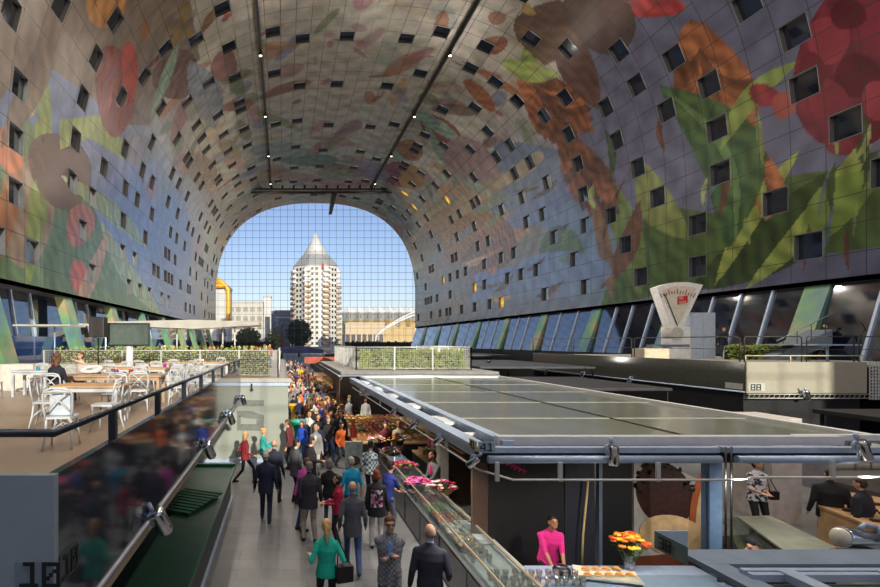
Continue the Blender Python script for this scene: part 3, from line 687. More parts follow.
def bouquet(label, loc, cols, n, R, h, wrap=None, vase=False, grp=None):
    t = thing('flower_bouquet', label, 'flowers', loc); r = random.Random(int(loc[0]*100+loc[1]*10))
    if vase:
        MB().lathe([(.0,0),(.07,0),(.085,.12),(.07,.24),(.066,.24),(.08,.12),(.0,.01)], n=16).build('vase', M_tgl, t)
        base = .2
    elif wrap:
        MB().lathe([(.0,0),(.04,0),(R*1.1,h*.75),(R*1.25,h*.8),(R*1.0,h*.7),(.03,.03),(0,.03)], n=14).build('paper_wrap', wrap, t); base = .05
    else:
        MB().lathe([(.0,0),(.1,0),(.13,.12),(.0,.12)], n=14).build('pot', M_black, t); base = .08
    st = MB(); lv = MB()
    fl = {}
    for k in range(n):
        a = r.uniform(0,2*PI); q = math.sqrt(r.random()); x, y = R*q*math.cos(a), R*q*math.sin(a); z = h*(.85+.25*(1-q*q))+r.uniform(-.04,.04)
        if k % 2 == 0: st.tube((x*.2,y*.2,base*.4),(x,y,z),.004,n=4,caps=False)
        c = r.choice(cols); fl.setdefault(c, MB())
        for p in range(5):
            b = a+2*PI*p/5; s = .028+.01*r.random(); fl[c].ball((x+math.cos(b)*s*.8,y+math.sin(b)*s*.8,z), (s,s,s*.5), 6)
        fl[c].ball((x,y,z+.01),.018,6)
        b = r.uniform(0,2*PI); l = Vector((math.cos(b),math.sin(b),r.uniform(-.2,.6)))*.11; w = Vector((-math.sin(b),math.cos(b),0))*.025; p0 = Vector((x*.8,y*.8,z*.8))
        lv.add([p0,p0+l*.5+w,p0+l,p0+l*.5-w],[(0,1,2,3)])
    st.build('stems', pm('stem_green',(70,110,50),.6), t); lv.build('leaves', pm('leaf_green',(84,126,52),.6,var=.3), t)
    for i, (c, m) in enumerate(fl.items()): m.build('blossoms', pm('petal_%d_%d_%d'%c, c, .6, var=.15, scale=20), t)
    return t
PK=(222,70,130); WH=(236,226,222); RD=(206,40,60); OR=(240,120,30); YL=(246,190,40); LP=(206,110,180)
KR = pm('kraft_paper',(196,158,116),.8)
bouquet('orange and yellow flower bunch in a glass vase on stall 41', (5.50,7.95,.88), (OR,YL,(226,80,40)), 44, .26, .5, vase=True)
bouquet('pink flower bouquet in tan paper on the corner counter', (3.66,11.5,.90), (PK,RD,WH), 54, .3, .36, wrap=KR)
bouquet('bunch of pink orchids lying loose on the counter', (3.25,12.0,.88), (LP,PK), 50, .3, .3)
bouquet('red and pink flower bunch on the counter by blue polo man', (3.35,13.7,.88), (RD,PK,(150,180,70)), 46, .33, .3)
bouquet('magenta and white flower bunch at the far counter end', (3.3,17.4,.88), (PK,WH,(240,200,60)), 44, .4, .3)
bouquet('yellow and white flower bunch beside the magenta one', (4.1,17.6,.88), (YL,WH,OR), 44, .4, .3)
bouquet('white lily bunch behind the plaid shirt man', (3.3,15.2,.88), (WH,(236,160,150)), 40, .34, .34)
# vase of lilies hanging low at bouquet
# box and trays on counters
def boxed(name, label, cat, loc, d, rgb, rz=0, fill=None, parts=True):
    t = thing(name, label, cat, loc, rz); x, y, z = d; b = MB(); w = .012
    b.box(-x/2,x/2,-y/2,y/2,0,w).box(-x/2,-x/2+w,-y/2,y/2,0,z).box(x/2-w,x/2,-y/2,y/2,0,z).box(-x/2,x/2,-y/2,-y/2+w,0,z).box(-x/2,x/2,y/2-w,y/2,0,z)
    b.build('tray' if name != 'crate' else 'crate_box', pm('tray_%d_%d_%d'%rgb, rgb, .6), t)
    if fill:
        g = MB(); r = random.Random(int(loc[0]*77+loc[1]*13)); s = fill[1]
        nx, ny = max(1,int(x/s/2)), max(1,int(y/s/2))
        for i in range(nx):
            for j in range(ny): g.ball((-x/2+x*(i+.5)/nx+r.uniform(-.2,.2)*s, -y/2+y*(j+.5)/ny+r.uniform(-.2,.2)*s, z*.6+r.uniform(0,.6)*s), (s,s,s*.85), 7, mi=r.randint(0,1))
        f = g.build('produce', [pm('goods_%d_%d_%d'%fill[0], fill[0], .5, var=.3), pm('goodsb_%d_%d_%d'%fill[0], tuple(int(c*.75) for c in fill[0]), .5, var=.3)], t); f['kind'] = 'stuff'
    return t
boxed('tray','white plastic tray by the corner till on the counter','tray',(3.55,9.1,.87),(.4,.3,.08),(226,226,222))
boxed('box','white card box beside the round white dish','box',(3.5,9.75,.87),(.26,.2,.12),(236,236,232))
boxed('tray','pale wooden tray with flat cakes by the steel counter edge','tray',(3.62,10.3,.87),(.26,.5,.04),(206,180,140),fill=((206,180,130),.04))
for k,(y,c,nm) in enumerate(((8.9,(206,170,120),'sliced bread'),(9.5,(226,210,190),'white cheese cubes'),(10.1,(196,110,60),'orange slices'),(10.7,(120,140,60),'olives'),(11.3,(150,70,60),'dried tomatoes'),(12.65,(150,110,96),'brown nuts'),(13.0,(190,170,150),'pale mushrooms'),(14.3,(160,60,70),'red berries'),(14.8,(206,180,160),'pale biscuits'))):
    boxed('tray','flat tray of %s in the glass display case'%nm,'tray',(3.26,y,.87),(.42,.56,.10),(150,150,150),fill=(c,.055))
# pastry board
P = Vector((4.95,7.72,.9)); pb = thing('baking_tray', 'paper lined baking tray of golden pastries on the front counter', 'tray', (P.x,P.y-.05,.90), -.25)
MB().box(-.42,.42,-.2,.2,0,.012).box(-.42,.42,-.2,-.19,0,.04).box(-.42,.42,.19,.2,0,.04).box(-.42,-.41,-.2,.2,0,.04).box(.41,.42,-.2,.2,0,.04).build('tray', M_steel, pb)
MB().add([(-.45,-.22,.03),(.45,-.22,.03),(.48,.24,.03),(-.4,.24,.04)],[(0,1,2,3)]).build('baking_paper', pm('baking_paper',(224,206,176),.8), pb)
cr = None
for k in range(9):
    x, y = P.x-.32+.16*(k%5)+(.08 if k>4 else 0), P.y-.13+.19*(k//5)
    if cr is None:
        cr = MB().path([(-.06,-.015,0),(-.03,.008,.012),(0,.015,.018),(.03,.008,.012),(.06,-.015,0)],[.008,.02,.026,.02,.008],8).build('pastry', pm('pastry_gold',(212,146,60),.5,var=.4,scale=25)); c = cr
        tag(c,'x','pastry')
    else: c = dup(cr)
    c.location = (x, y, .965); c.rotation_euler = (0,0,-.5); c['label'] = 'golden crescent pastry among those on the paper lined tray'; c['group'] = 'pastries on the baking tray'
dk = thing('citrus_press', 'dark round appliance in front of the man in pink', 'appliance', (4.32,7.75,.88))
MB().lathe([(0,0),(.1,0),(.13,.04),(.13,.1),(.09,.14),(0,.15)],n=18).build('body', M_black, dk); MB().lathe([(0,.15),(.09,.145),(.05,.17),(0,.175)],n=16).build('lid', M_chrome, dk)
bh = MB().path([W(588,481,9.1),W(583,535,9.1),W(582,564,9.1)], .02, 8).build('broom_handle', pm('broom_wood',(206,178,120),.6)); tag(bh,'pale wooden pole leaning on the black wall of stall 41','broom')
# display poster with doughnut ball
PY = 9.45
ps = thing('poster_panel', 'large poster of a chocolate sprinkled ice cream ball and pale pastry', 'poster', (0,0,0))
def pp(px,py,d=0): 
    v = W(px,py,PY); return (v.x, v.y-d, v.z)
MB().prism([pp(634,452),pp(640,452),pp(712,486),pp(712,587),pp(634,587)],(0,.06,0)).build('board', pm('poster_grey',(186,180,172),.6), ps)
def disc(cx,cy,rx,ry,rot,d,n=28,a0=0,a1=2*PI,wob=0):
    c,s = math.cos(rot),math.sin(rot); return [pp(cx+rx*math.cos(t)*c-ry*math.sin(t)*s, cy+rx*math.cos(t)*s+ry*math.sin(t)*c, d) for t in [a0+(a1-a0)*i/n+0*wob for i in range(n)]]
def pic(pts,m,n_,th=.004): MB().prism(pts,(0,th,0)).build(n_,m,ps)
pic([pp(646,478,.006),pp(662,512,.006),pp(700,512,.006),pp(694,492,.006)], pm('poster_cone',(214,196,172),.6),'cup_picture')
pic(disc(664,494,27,34,-.5,.012), pm('poster_choc',(62,34,28),.5,var=.3,scale=12),'chocolate_ball')
g = MB(); r = random.Random(2)
for k in range(46):
    t = r.uniform(-2.7,.3); q = r.uniform(.75,1.08); g.cbox(Vector(pp(664+27*q*math.cos(t)*math.cos(.5)+34*q*math.sin(t)*math.sin(.5), 494-27*q*math.cos(t)*math.sin(.5)+34*q*math.sin(t)*math.cos(.5),.018)), (.07,.004,.05), ry=r.uniform(0,3))
g.build('sprinkles', pm('poster_crumbs',(34,20,18),.5), ps)['kind'] = 'stuff'
pic(disc(703,505,13,38,.15,.016), pm('poster_roll',(186,96,50),.6),'roll_picture'); pic(disc(706,508,10,34,.15,.022), pm('poster_cream',(226,196,150),.6),'roll_picture')
pic(disc(672,535,34,20,.2,.026), pm('poster_dough',(226,188,136),.6,var=.25,scale=4),'dough_picture')
pic([pp(634,556,.03),pp(712,550,.03),pp(712,587,.03),pp(634,587,.03)], pm('poster_base',(120,62,40),.6),'lower_band')

# ================================================================== STALL 38 IN THE LOWER CORNER
s38 = thing('stall', 'steel framed glass roof of stall 38 seen from above', 'stall', (2.85, 3.6, 0))
MB().bbox(.0,4.4,-.22,.02,RZ-.02,RZ+.02,.006).build('front_plate', pm('grey_blue_steel',(140,156,176),.4,metal=.3), s38)
MB().bbox(.0,.16,-3.6,-.22,RZ-.02,RZ+.02,.006).build('side_plate', pm('grey_blue_steel',(0,0,0)), s38)
for y in (-.42,-.36,-.62): MB().bbox(.12,4.4,y-.02,y+.02,RZ+.0,RZ+.05,.006).build('cross_bar', M_steel, s38)
for x in (.32,.95,1.35): MB().prism([(x,-.4,RZ+.01),(x+.1,-.4,RZ+.01),(x+.1,-3,RZ+.01),(x,-3,RZ+.01)],(0,0,.05)).build('rafter', M_steel, s38)
MB().box(.2,4.4,-3.4,-.4,RZ-.06,RZ-.03).build('roof_pane', M_roof, s38)
MB().box(.3,4.2,-3.2,-.3,.0,1.0).build('counter_block', M_dark, s38)
def q38(px,py,Y): 
    v = W(px,py,Y); return Vector((v.x-2.85, v.y-3.6, v.z))
# number plate set at an angle on the corner
a, b = Vector((-.20,.02,3.02)), Vector((.06,-.35,3.02))
pl = MB().prism([q38(655,531,3.7),q38(688,547.5,3.35),q38(688,566,3.35),q38(655,548.5,3.7)],(.004,.012,0)).build('number_plate', pm('dark_plate',(104,124,120),.5), s38)
u = (q38(688,565,3.35)-q38(655,548.5,3.7)); nb = MB(); digits(nb,'38', q38(658,547.5,3.66)+Vector((-.004,-.01,.003)), u, (0,0,1), .085, th=.004); nb.build('numeral', M_num, pl)
pl2 = MB().prism([q38(655,531,3.72),q38(688,531,3.72),q38(688,548,3.72)],(0,.01,0)).build('corner_bracket', pm('pale_blue_plate',(190,206,220),.5), s38)
lamp(tuple(W(858,540,3.75)), 'large chrome lamp lying at the roof edge of stall 38', (0.2,1.75,.3), 'canopy lamps', 1.35)
lamp((W(613,455,7.15)), 'chrome spot lamp on the front canopy tube of stall 41, over the dark door', (0,0,0), 'canopy lamps', 1.25)
lamp((W(863,450,7.05)), 'tilted chrome spot lamp on the canopy tube over the bread stall', (0,-.35,0), 'canopy lamps', 1.3)
for px,nm in ((340,'sixth'),(362,'fifth'),(392,'fourth'),(412,'third'),(436,'second'),(470,'nearest')):
    Y = (FP*2.75)/(px-VX); lamp((2.80, Y, 2.74), 'small chrome spot lamp under the aisle gutter, %s from the 41 plate'%nm, (.4,.7,0), 'canopy lamps', .9)
    ld = bpy.data.lights.new('spot_lamp_beam','SPOT'); ld.energy = 90; ld.spot_size = 1.9; ld.spot_blend = .8; ld.shadow_soft_size = .05; ld.color=(1,.93,.84)
    lo = bpy.data.objects.new('spot_lamp_beam', ld); COL.objects.link(lo); lo.location = (2.70,Y,2.58); lo.rotation_euler = Vector((.25,.1,-1)).to_track_quat('-Z','Y').to_euler()
for X,Y,d in ((4.77,7.0,(-.1,.45,-1)),(8.1,6.9,(.2,.9,-1)),(6.3,6.9,(.0,.7,-1))):
    ld = bpy.data.lights.new('spot_lamp_beam','SPOT'); ld.energy = 75; ld.spot_size = 1.9; ld.spot_blend = .8; ld.shadow_soft_size = .05; ld.color=(1,.95,.88)
    lo = bpy.data.objects.new('spot_lamp_beam', ld); COL.objects.link(lo); lo.location = (X,Y,2.72); lo.rotation_euler = Vector(d).to_track_quat('-Z','Y').to_euler()

# glass display case and things in the cross street
dc = thing('display_case', 'low glass display case with bright green lit top near stall 38', 'display case', (0,0,0))
def w3(px,py,z):
    Y = (EYE-z)*FP/(py-VY); return Vector(((px-VX)*Y/FP, Y, z))
tp = [w3(737,518,1.25), w3(770,517,1.25), w3(836,549,1.25), w3(795,560,1.25)]
MB().prism(tp,(0,0,.03)).build('lit_top', pm('case_top',(176,178,156),.3), dc)
MB().prism([w3(720,520,1.2), w3(737,518,1.2), w3(795,560,1.2), w3(745,560,1.2)],(0,0,.02)).build('glass_lid', M_clear, dc)
MB().prism([p+Vector((0,0,-.3)) for p in (w3(720,520,1.2), w3(770,517,1.25), w3(836,549,1.25), w3(745,560,1.2))],(0,0,-.9)).build('case_body', M_dark, dc)
ws = thing('wall_partition', 'grey sloping partition and white pillar beside the woman in patterned blouse', 'partition', (0,0,0))
A0 = W(720,455,12.2); 
MB().prism([W(700,440,12.6),W(838,440,12.6),W(825,492,12.6),W(795,484,12.6)],(0,.1,0)).build('sloping_panel', pm('grey_board',(150,148,146),.5), ws)
MB().box(W(772,0,12.4).x, W(802,0,12.4).x, 12.4, 13.6, 0, 2.6).build('pillar', pm('warm_white',(206,196,188),.6), ws)
bt = thing('bread_table', 'wooden counter with rows of dark bread packs at the edge of the picture', 'counter', (0,0,0))
q = [w3(818,505,1.0), w3(850,492,1.0), w3(1010,520,1.0), w3(1010,580,1.0)]
MB().prism(q,(0,0,-.05)).build('table_top', M_wood, bt); MB().prism([p+Vector((.03,.03,-.05)) for p in q],(0,0,-.93)).build('table_body', M_wood, bt)
pk = None
for i in range(3):
    for j in range(9):
        p = w3(828,506,1.0).lerp(w3(990,572,1.0), (j+.4)/9.6).lerp(w3(852,496,1.0).lerp(w3(1000,522,1.0),(j+.4)/9.6), .12+.32*i)
        if pk is None: pk = MB().bbox(-.09,.09,-.05,.05,0,.05,.015).build('bread_pack', pm('dark_bread',(58,44,36),.4,var=.6,scale=25)); c = tag(pk,'x','bread')
        else: c = dup(pk)
        c.location = p; c.rotation_euler = (0,0,-.4); c['label'] = 'dark wrapped bread pack in the rows on the wooden counter'; c['group'] = 'bread packs on the wooden counter'

# ================================================================== RIGHT TERRACE 88
t88 = thing('terrace_stall', 'stall block numbered 88 with cream end and dark side parapet', 'stall', (18.5, 20, 0))
MB().box(0,.08, 0,17, 2.46,3.70).build('side_parapet', pm('olive_grey_panel',(84,84,76),.16,var=.1,spec=.8), t88)
MB().box(0,4.8, -.05,.03, 2.46,3.70).build('front_parapet', pm('cream_panel',(176,170,152),.4,var=.04), t88)
MB().box(.1,4.8,.2,17,0,2.4).build('stall_body', M_dark, t88)
MB().box(.05,9.5,.03,17,3.5,3.6).build('terrace_floor', M_conc, t88)
tr_ = MB()
for k in range(24): tr_.tube((k*.2,-.1,2.26),(k*.2+.1,-.1,2.42),.008,n=5)
tr_.tube((0,-.1,2.26),(4.8,-.1,2.26),.02).tube((0,-.1,2.42),(4.8,-.1,2.42),.02); tr_.build('truss', M_wire, t88)
MB().tube((-.05,0,2.5),(-.05,17,2.5),.03).build('lamp_rail', M_steel, t88)
pl = MB().box(.05,.72,-.07,-.055,2.54,2.86).build('number_plate', M_plate2, t88)
nb = MB(); digits(nb,'88',(.14,-.075,2.57),(1,0,0),(0,0,1),.25); nb.build('numeral', M_num, pl)
pl = MB().box(-.02,-.01,.1,.9,2.58,2.82).build('side_number_plate', M_plate2, t88)
rl = thing('terrace_railing', 'dark tube railing along the upper right terrace edge', 'railing', (18.55, 20.1, 0))
for a,b in (((0,17),(0,12)),((0,11.8),(0,6.5)),((0,6.3),(0,.2)),((0,0),(2.3,0)),((2.5,0),(4.4,0)),((4.6,0),(7.5,0))):
    MB().path([(a[0],a[1],3.62),(a[0],a[1],4.66),(a[0]*.97+b[0]*.03,a[1]*.97+b[1]*.03,4.72),(a[0]*.03+b[0]*.97,a[1]*.03+b[1]*.97,4.72),(b[0],b[1],4.66),(b[0],b[1],3.62)],.025,6).tube((a[0],a[1],4.2),(b[0],b[1],4.2),.014,n=6).build('railing_panel', pm('railing_dark',(70,70,68),.4,metal=.5), rl)
MB().tube((0,-.05,3.95),(4.8,-.05,3.95),.022).tube((0,-.05,3.7),(0,-.05,3.95),.02).tube((1.8,-.05,3.7),(1.8,-.05,3.95),.02).tube((4.6,-.05,3.7),(4.6,-.05,3.95),.02).build('lower_rail', pm('cream_rail',(214,206,170),.4), rl)
lt = thing('lattice_screen', 'white lattice screen at the right end of terrace 88', 'screen', (23.35,19.9,0))
g = MB()
for k in range(9): g.box(k*.12,k*.12+.04,0,.03,2.2,3.7)
for k in range(12): g.box(0,1.0,0,.03,2.22+k*.13,2.26+k*.13)
g.build('lattice', M_white, lt)
for px,py,nm in ((547,371,'farthest of the three on the dark side'),(583,377,'middle of the three on the dark side'),(631,382,'nearest of the three on the dark side')):
    Y = 18.45*FP/(px-VX); lamp((18.42, Y, 2.42), 'small chrome spot lamp under terrace 88, '+nm, (.3,.5,0), 'lamps under terrace 88', 1.9)
lamp((W(807,395,19.8)), 'chrome spot lamp under the cream front of terrace 88', (.2,-.4,0), 'lamps under terrace 88', 1.7)
# giant white scale
sc = thing('giant_scale', 'giant white fan faced weighing scale standing on the right terrace', 'sculpture', (W(680,358,27).x, 27, 3.6))
k = 27/FP
def S(px,py): return ((px-680)*k, 0, (358-py)*k)
fan = [S(657,287),S(666,283.5),S(676,281.5),S(688,281.5),S(703,284),S(682.5,327),S(671,327)]
MB().prism(fan,(0,.55,0)).build('fan_housing', pm('scale_white',(246,244,238),.4), sc)
inner = [S(661,290),S(668,287),S(677,285.5),S(687,285.5),S(696,287.5),S(679.5,323),S(675,323)]
MB().prism([(x,-.02,z) for x,y,z in inner],(0,.03,0)).build('dial_face', pm('dial_cream',(226,218,200),.6), sc)
g = MB()
for i in range(13):
    t = i/12; a = math.radians(62+ (118-62)*t); c = S(677,326); R0 = 33*k; R1 = (36 if i%3 else 38)*k*1.0
    g.tube((c[0]+R0*math.cos(a),-.035,c[2]+R0*math.sin(a)),(c[0]+R1*math.cos(a),-.035,c[2]+R1*math.sin(a)),.02,n=4)
g.build('dial_marks', pm('mark_red',(150,60,50),.6), sc)
MB().tube((S(664,293)[0],-.04,S(664,293)[2]),(S(677,325)[0],-.04,S(677,325)[2]),.025,n=6).build('needle', M_black, sc)
lg = MB().prism([(S(677,0)[0],-.05,S(0,304)[2]),(S(687,0)[0],-.05,S(0,302)[2]),(S(687,0)[0],-.05,S(0,295)[2]),(S(677,0)[0],-.05,S(0,296)[2])],(0,.02,0)).build('red_sign', pm('sign_red',(214,40,36),.5), sc)
nb = MB(); h_ = .15; digits(nb,'HO',(S(678,0)[0],-.06,S(0,299)[2]),(1,0,.06),(0,0,1),h_); digits(nb,'GEN',(S(678.5,0)[0],-.06,S(0,303)[2]),(1,0,.06),(0,0,1),h_*.9); nb.build('sign_lettering', M_white, lg)
c = S(676,333); MB().tube((c[0],-.1,c[2]),(c[0],.6,c[2]),6.2*k,n=24).build('dial_hub', pm('hub_grey',(196,192,184),.5), sc)
MB().bbox(S(672,0)[0],S(691,0)[0],0,.8,0,S(0,326)[2],.06).build('neck', pm('scale_white',(0,0,0)), sc)
MB().bbox(S(657,0)[0],S(690,0)[0],-.1,1.0,0,S(0,347)[2],.05).build('base', pm('scale_white',(0,0,0)), sc)
MB().bbox(S(658,0)[0],S(689,0)[0],-.05,.9,S(0,346)[2],S(0,344)[2],.01).build('weighing_plate', M_chrome, sc)
bx = thing('cabinet', 'tall pale blue-white double cabinet beside the giant scale', 'cabinet', (W(691,0,27.2).x, 27.2, 3.6))
MB().bbox(0,.66,0,.7,0,2.5,.01).build('door', pm('cabinet_white',(196,208,222),.4), bx); MB().bbox(.68,1.33,0,.7,0,2.5,.01).build('door', pm('cabinet_white',(0,0,0)), bx); MB().box(.64,.7,.05,.69,0,2.49).build('frame', M_steel, bx)
hedge('small green bush in the planter beside the person in dark jacket', 22.9, 25.6, 25.5, 26.2, 3.6, 4.35, 700, lf=.14)
tag(MB().bbox(18.8,20.1,26,27,3.6,4.15,.03).build('bench', pm('beige_bench',(200,186,160),.6)), 'beige block bench at the foot of the giant scale', 'bench')
for X,Y,nm in ((25.6,25,'cream'),(24.6,22.6,'grey')):
    b = thing('terrace_table', 'low %s topped terrace table near the walking person'%nm, 'table', (X,Y,3.6))
    MB().box(-1,1,-.5,.5,.74,.80).build('table_top', M_conc if nm=='cream' else M_steel, b); MB().tube((0,0,0),(0,0,.74),.05).build('leg', M_steel, b); MB().lathe([(0,0),(.3,0),(.3,.02),(0,.03)]).build('foot', M_steel, b)
rmp = thing('ramp', 'grey stair ramp with handrail climbing right on the terrace', 'ramp', (24.5,24.8,3.6)); rmp.scale = (.5,1,.8)
MB().prism([(0,0,.3),(5.5,0,1.9),(5.5,0,.9),(1,0,0),(0,0,0)],(0,1.2,0)).build('ramp_side', pm('ramp_grey',(120,132,146),.5), rmp)
MB().tube((0,0,1.2),(5.5,0,2.9),.03).build('handrail', M_steel, rmp)
for kx in range(4): MB().tube((.6+kx*1.4,0,.4+kx*.42),(.6+kx*1.4,0,1.35+kx*.44),.02,n=6).build('rail_post', M_black, rmp)

# ---- lower stalls between the glass roof and terrace 88
def goods_stall(label, x0, x1, y0, y1, cols, roofc=(60,60,62), zr=2.2, name='market_stall', face=-1):
    t = thing(name, label, 'stall', ((x0+x1)/2, y0, 0)); w = (x1-x0)/2; d = y1-y0
    MB().box(-w,w,0,d,0,.8).build('counter', pm('stall_counter_grey',(90,84,80),.6), t)
    if zr: 
        MB().bbox(-w-.1,w+.1,-.1,d+.1,zr,zr+.12,.02).build('roof', pm('stall_roof_%d'%roofc[0], roofc, .5), t)
        for sx in (-w,w-.06):
            for sy in (0,d-.06): MB().box(sx,sx+.06,sy,sy+.06,.8,zr).build('post', M_black, t)
    return t
goods_stall('low market stall with red and white goods below the 88 front', 16.6, 22.0, 17.6, 19.0, (), zr=0)
for k in range(14):
    boxed('crate', 'shallow crate of %s below the cream 88 front'%(['red peppers','white garlic','orange fruit','pale fish','dark plums','tomatoes','pink radishes'][k%7])+(', near row' if k<7 else ', back row'), 'crate', (17.0+.68*(k%7), 17.9+.5*(k//7), .8), (.55,.42,.35), (150,140,130), fill=(((200,60,50),(226,226,220),(226,130,50),(200,200,214),(80,50,80),(210,70,40),(220,120,130))[k%7],.07))
goods_stall('dark flat roofed stall at the right edge below terrace 88', 14.6, 21.5, 10.6, 13.6, (), roofc=(36,36,38), zr=2.55)
goods_stall('dark flat roofed stall just right of the glass roof', 11.2, 15.8, 20.5, 27, (), roofc=(46,46,50), zr=2.5)
goods_stall('dark stall block beyond the glass roof under blue glazing', 11.5, 18, 29, 40, (), roofc=(56,60,66), zr=2.95)
goods_stall('dark low roofed stall far on the right of the aisle', 5, 19, 42, 56, (), roofc=(50,54,58), zr=3.3)
goods_stall('farthest dark roofed stall on the right before the facade', 5, 26, 62, 92, (), roofc=(44,46,50), zr=3.5)
# block carrying the hedge
hb = thing('stall', 'stall block with pale roof edge carrying the fenced hedge', 'stall', (2.9, 25.2, 0))
MB().box(1.0,8.0,.3,14,0,2.6).build('stall_body', M_dark, hb); MB().bbox(0,8.0,0,14,2.86,3.0,.02).build('roof_slab', pm('grey_slab',(150,148,142),.6), hb); MB().tube((-.05,0,2.78),(-.05,14,2.78),.04).tube((0,-.05,2.8),(8,-.05,2.8),.05).build('gutter', M_steel, hb)
g = MB().box(-.02,.0,.3,1.8,.9,2.75).build('brown_banner', pm('brown_banner',(110,84,64),.6), hb)
# ================================================================== CAFE TERRACE FURNITURE
M_chair = pm('white_chair_paint', (202,205,208), 0.45, var=0.06)
def make_chair():
    t = thing('cafe_chair', 'x', 'chair')
    s = MB(); n = 16; prof = []
    pts = [(-.20,-.19),(.20,-.19),(.225,0),(.21,.18),(.12,.215),(-.12,.215),(-.21,.18),(-.225,0)]
    s.prism([(x,y,.445) for x,y in pts],(0,0,.03)); s.build('seat', M_chair, t)
    for x,y in ((-.17,.17),(.17,.17)):
        MB().path([(x,y,.445),(x*1.1,y*1.1,.2),(x*1.22,y*1.22,0)],[.02,.018,.014],8).build('leg', M_chair, t)
    for x in (-1,1):
        MB().path([(x*.17,-.17,.445),(x*.18,-.20,.2),(x*.2,-.25,0)],[.02,.018,.014],8).build('leg', M_chair, t)
    b = MB(); arc = [(-.18,-.18,.44),(-.20,-.21,.62),(-.205,-.235,.80),(-.17,-.25,.875),(-.08,-.265,.90),(.08,-.265,.90),(.17,-.25,.875),(.205,-.235,.80),(.20,-.21,.62),(.18,-.18,.44)]
    b.path(arc, .016, 8); b.path([(-.19,-.19,.52),(-.02,-.235,.72),(.16,-.245,.86)], .012, 6); b.path([(.19,-.19,.52),(.02,-.235,.72),(-.16,-.245,.86)], .012, 6)
    b.ball((0,-.235,.7),.022,8); b.path([(-.2,-.22,.66),(0,-.25,.68),(.2,-.22,.66)], .010, 6) if False else None
    b.path([(-.185,-.248,.84),(0,-.27,.865),(.185,-.248,.84)],.02,6)
    b.build('backrest', M_chair, t)
    c = MB(); c.path([(-.19,.19,.2),(0,.06,.36),(.19,.19,.2)],.009,6); c.path([(-.19,-.2,.2),(0,-.06,.36),(.19,-.2,.2)],.009,6); c.path([(-.19,-.2,.2),(-.06,0,.36),(-.19,.19,.2)],.009,6); c.path([(.19,-.2,.2),(.06,0,.36),(.19,.19,.2)],.009,6)
    c.build('stretcher', M_chair, t)
    return t
chair0 = make_chair(); cused = [0]
GC = 'white bentwood chairs on the cafe terrace'
def chair(x, y, rz, label):
    o = chair0 if not cused[0] else dup(chair0); cused[0] += 1
    o.location = (x, y, ZD); o.rotation_euler = (0,0,rz); o['label'] = label; o['group'] = GC
    return o
def DP(px, py):     # point on the terrace floor
    Y = (EYE-ZD)*FP/(py-VY); return ((px-VX)*Y/FP, Y)
def table(label, x, y, rz, l, w, top, leg, h=.75):
    t = thing('cafe_table', label, 'table', (x,y,ZD), rz, 'tables on the cafe terrace')
    MB().bbox(-l/2,l/2,-w/2,w/2,h-.04,h,.01).build('table_top', top, t)
    MB().box(-l/2+.06,l/2-.06,-w/2+.05,w/2-.05,h-.12,h-.04).build('apron', leg, t)
    for sx in (-1,1):
        for sy in (-1,1): MB().box(sx*(l/2-.09)-.035,sx*(l/2-.09)+.035,sy*(w/2-.08)-.035,sy*(w/2-.08)+.035,0,h-.1).build('leg', leg, t)
    return t
M_tleg = M_chair; M_tw = pm('worn_oak', (176,146,116), 0.55, var=.25, scale=3)
# front empty chair, seat with bag
x,y = DP(62,447); chair(x, y-.0, .15, 'pale painted bentwood chair nearest the dark handrail, empty')
x,y = DP(54,415); chair(x, y+.1, -.05, 'white bentwood chair on which the woman in dark clothes sits')
table('long worn oak table in front of the seated woman with brown hair', -4.3, 12.6, .05, 2.6, .9, M_tw, M_tw)
table('pale oak table end beside the dark handrail, nearest table', -3.7, 9.7, .0, 1.3, .8, M_wood, M_tleg)
table('small white table left of the seated woman', -7.25, 14.6, 0, 1.1, .8, M_chair, M_tleg)
table('oak topped table under the red candle holder in the middle row', -4.9, 16.2, 0, 2.4, .8, M_wood, M_tleg)
table('oak topped table with white legs before the mesh fence', -5.9, 19.4, 0, 3.2, .8, M_wood, M_tleg)
table('oak topped table with amber candle near the fence corner', -3.5, 20.6, 0, 2.6, .8, M_wood, M_tleg)
spots = [(-3.15,8.9,1.5,'beside the nearest oak table, close to the handrail'),(-4.4,9.3,-1.4,'at the outer end of the nearest oak table'),(-3.6,10.6,3.1,'behind the nearest oak table'),
 (-3.3,11.5,.2,'at the near side of the long worn table'),(-2.6,12.4,1.6,'at the handrail end of the long worn table'),(-5.9,13.7,3.0,'on which the woman with glasses sits'),(-4.0,13.6,3.1,'at the far side of the long worn table'),
 (-3.0,13.7,2.9,'far side of the long worn table, by the handrail'),(-2.5,14.6,1.2,'turned towards the handrail posts'),(-7.9,13.6,.2,'before the small white table'),(-7.6,15.5,3.1,'behind the small white table'),
 (-5.3,15.4,.1,'near side of the middle oak table'),(-4.2,15.3,-.1,'near side of the middle oak table, next to the candle'),(-3.4,16.0,1.5,'at the end of the middle oak table'),(-5.4,17.0,3.1,'far side of the middle oak table'),
 (-4.4,17.1,3.2,'far side of the middle oak table, towards the wall'),(-3.4,18.0,2.6,'between the middle table and the fence row'),(-6.5,18.7,.1,'at the fence row, outermost'),(-5.3,18.6,0,'at the fence row, second'),(-4.3,19.5,.3,'between the two fence row tables'),(-3.3,19.8,0,'at the amber candle table'),(-2.7,21.4,3.1,'by the fence corner')]
for xx,yy,rz,d in spots: chair(xx,yy,rz,'white bentwood chair '+d)
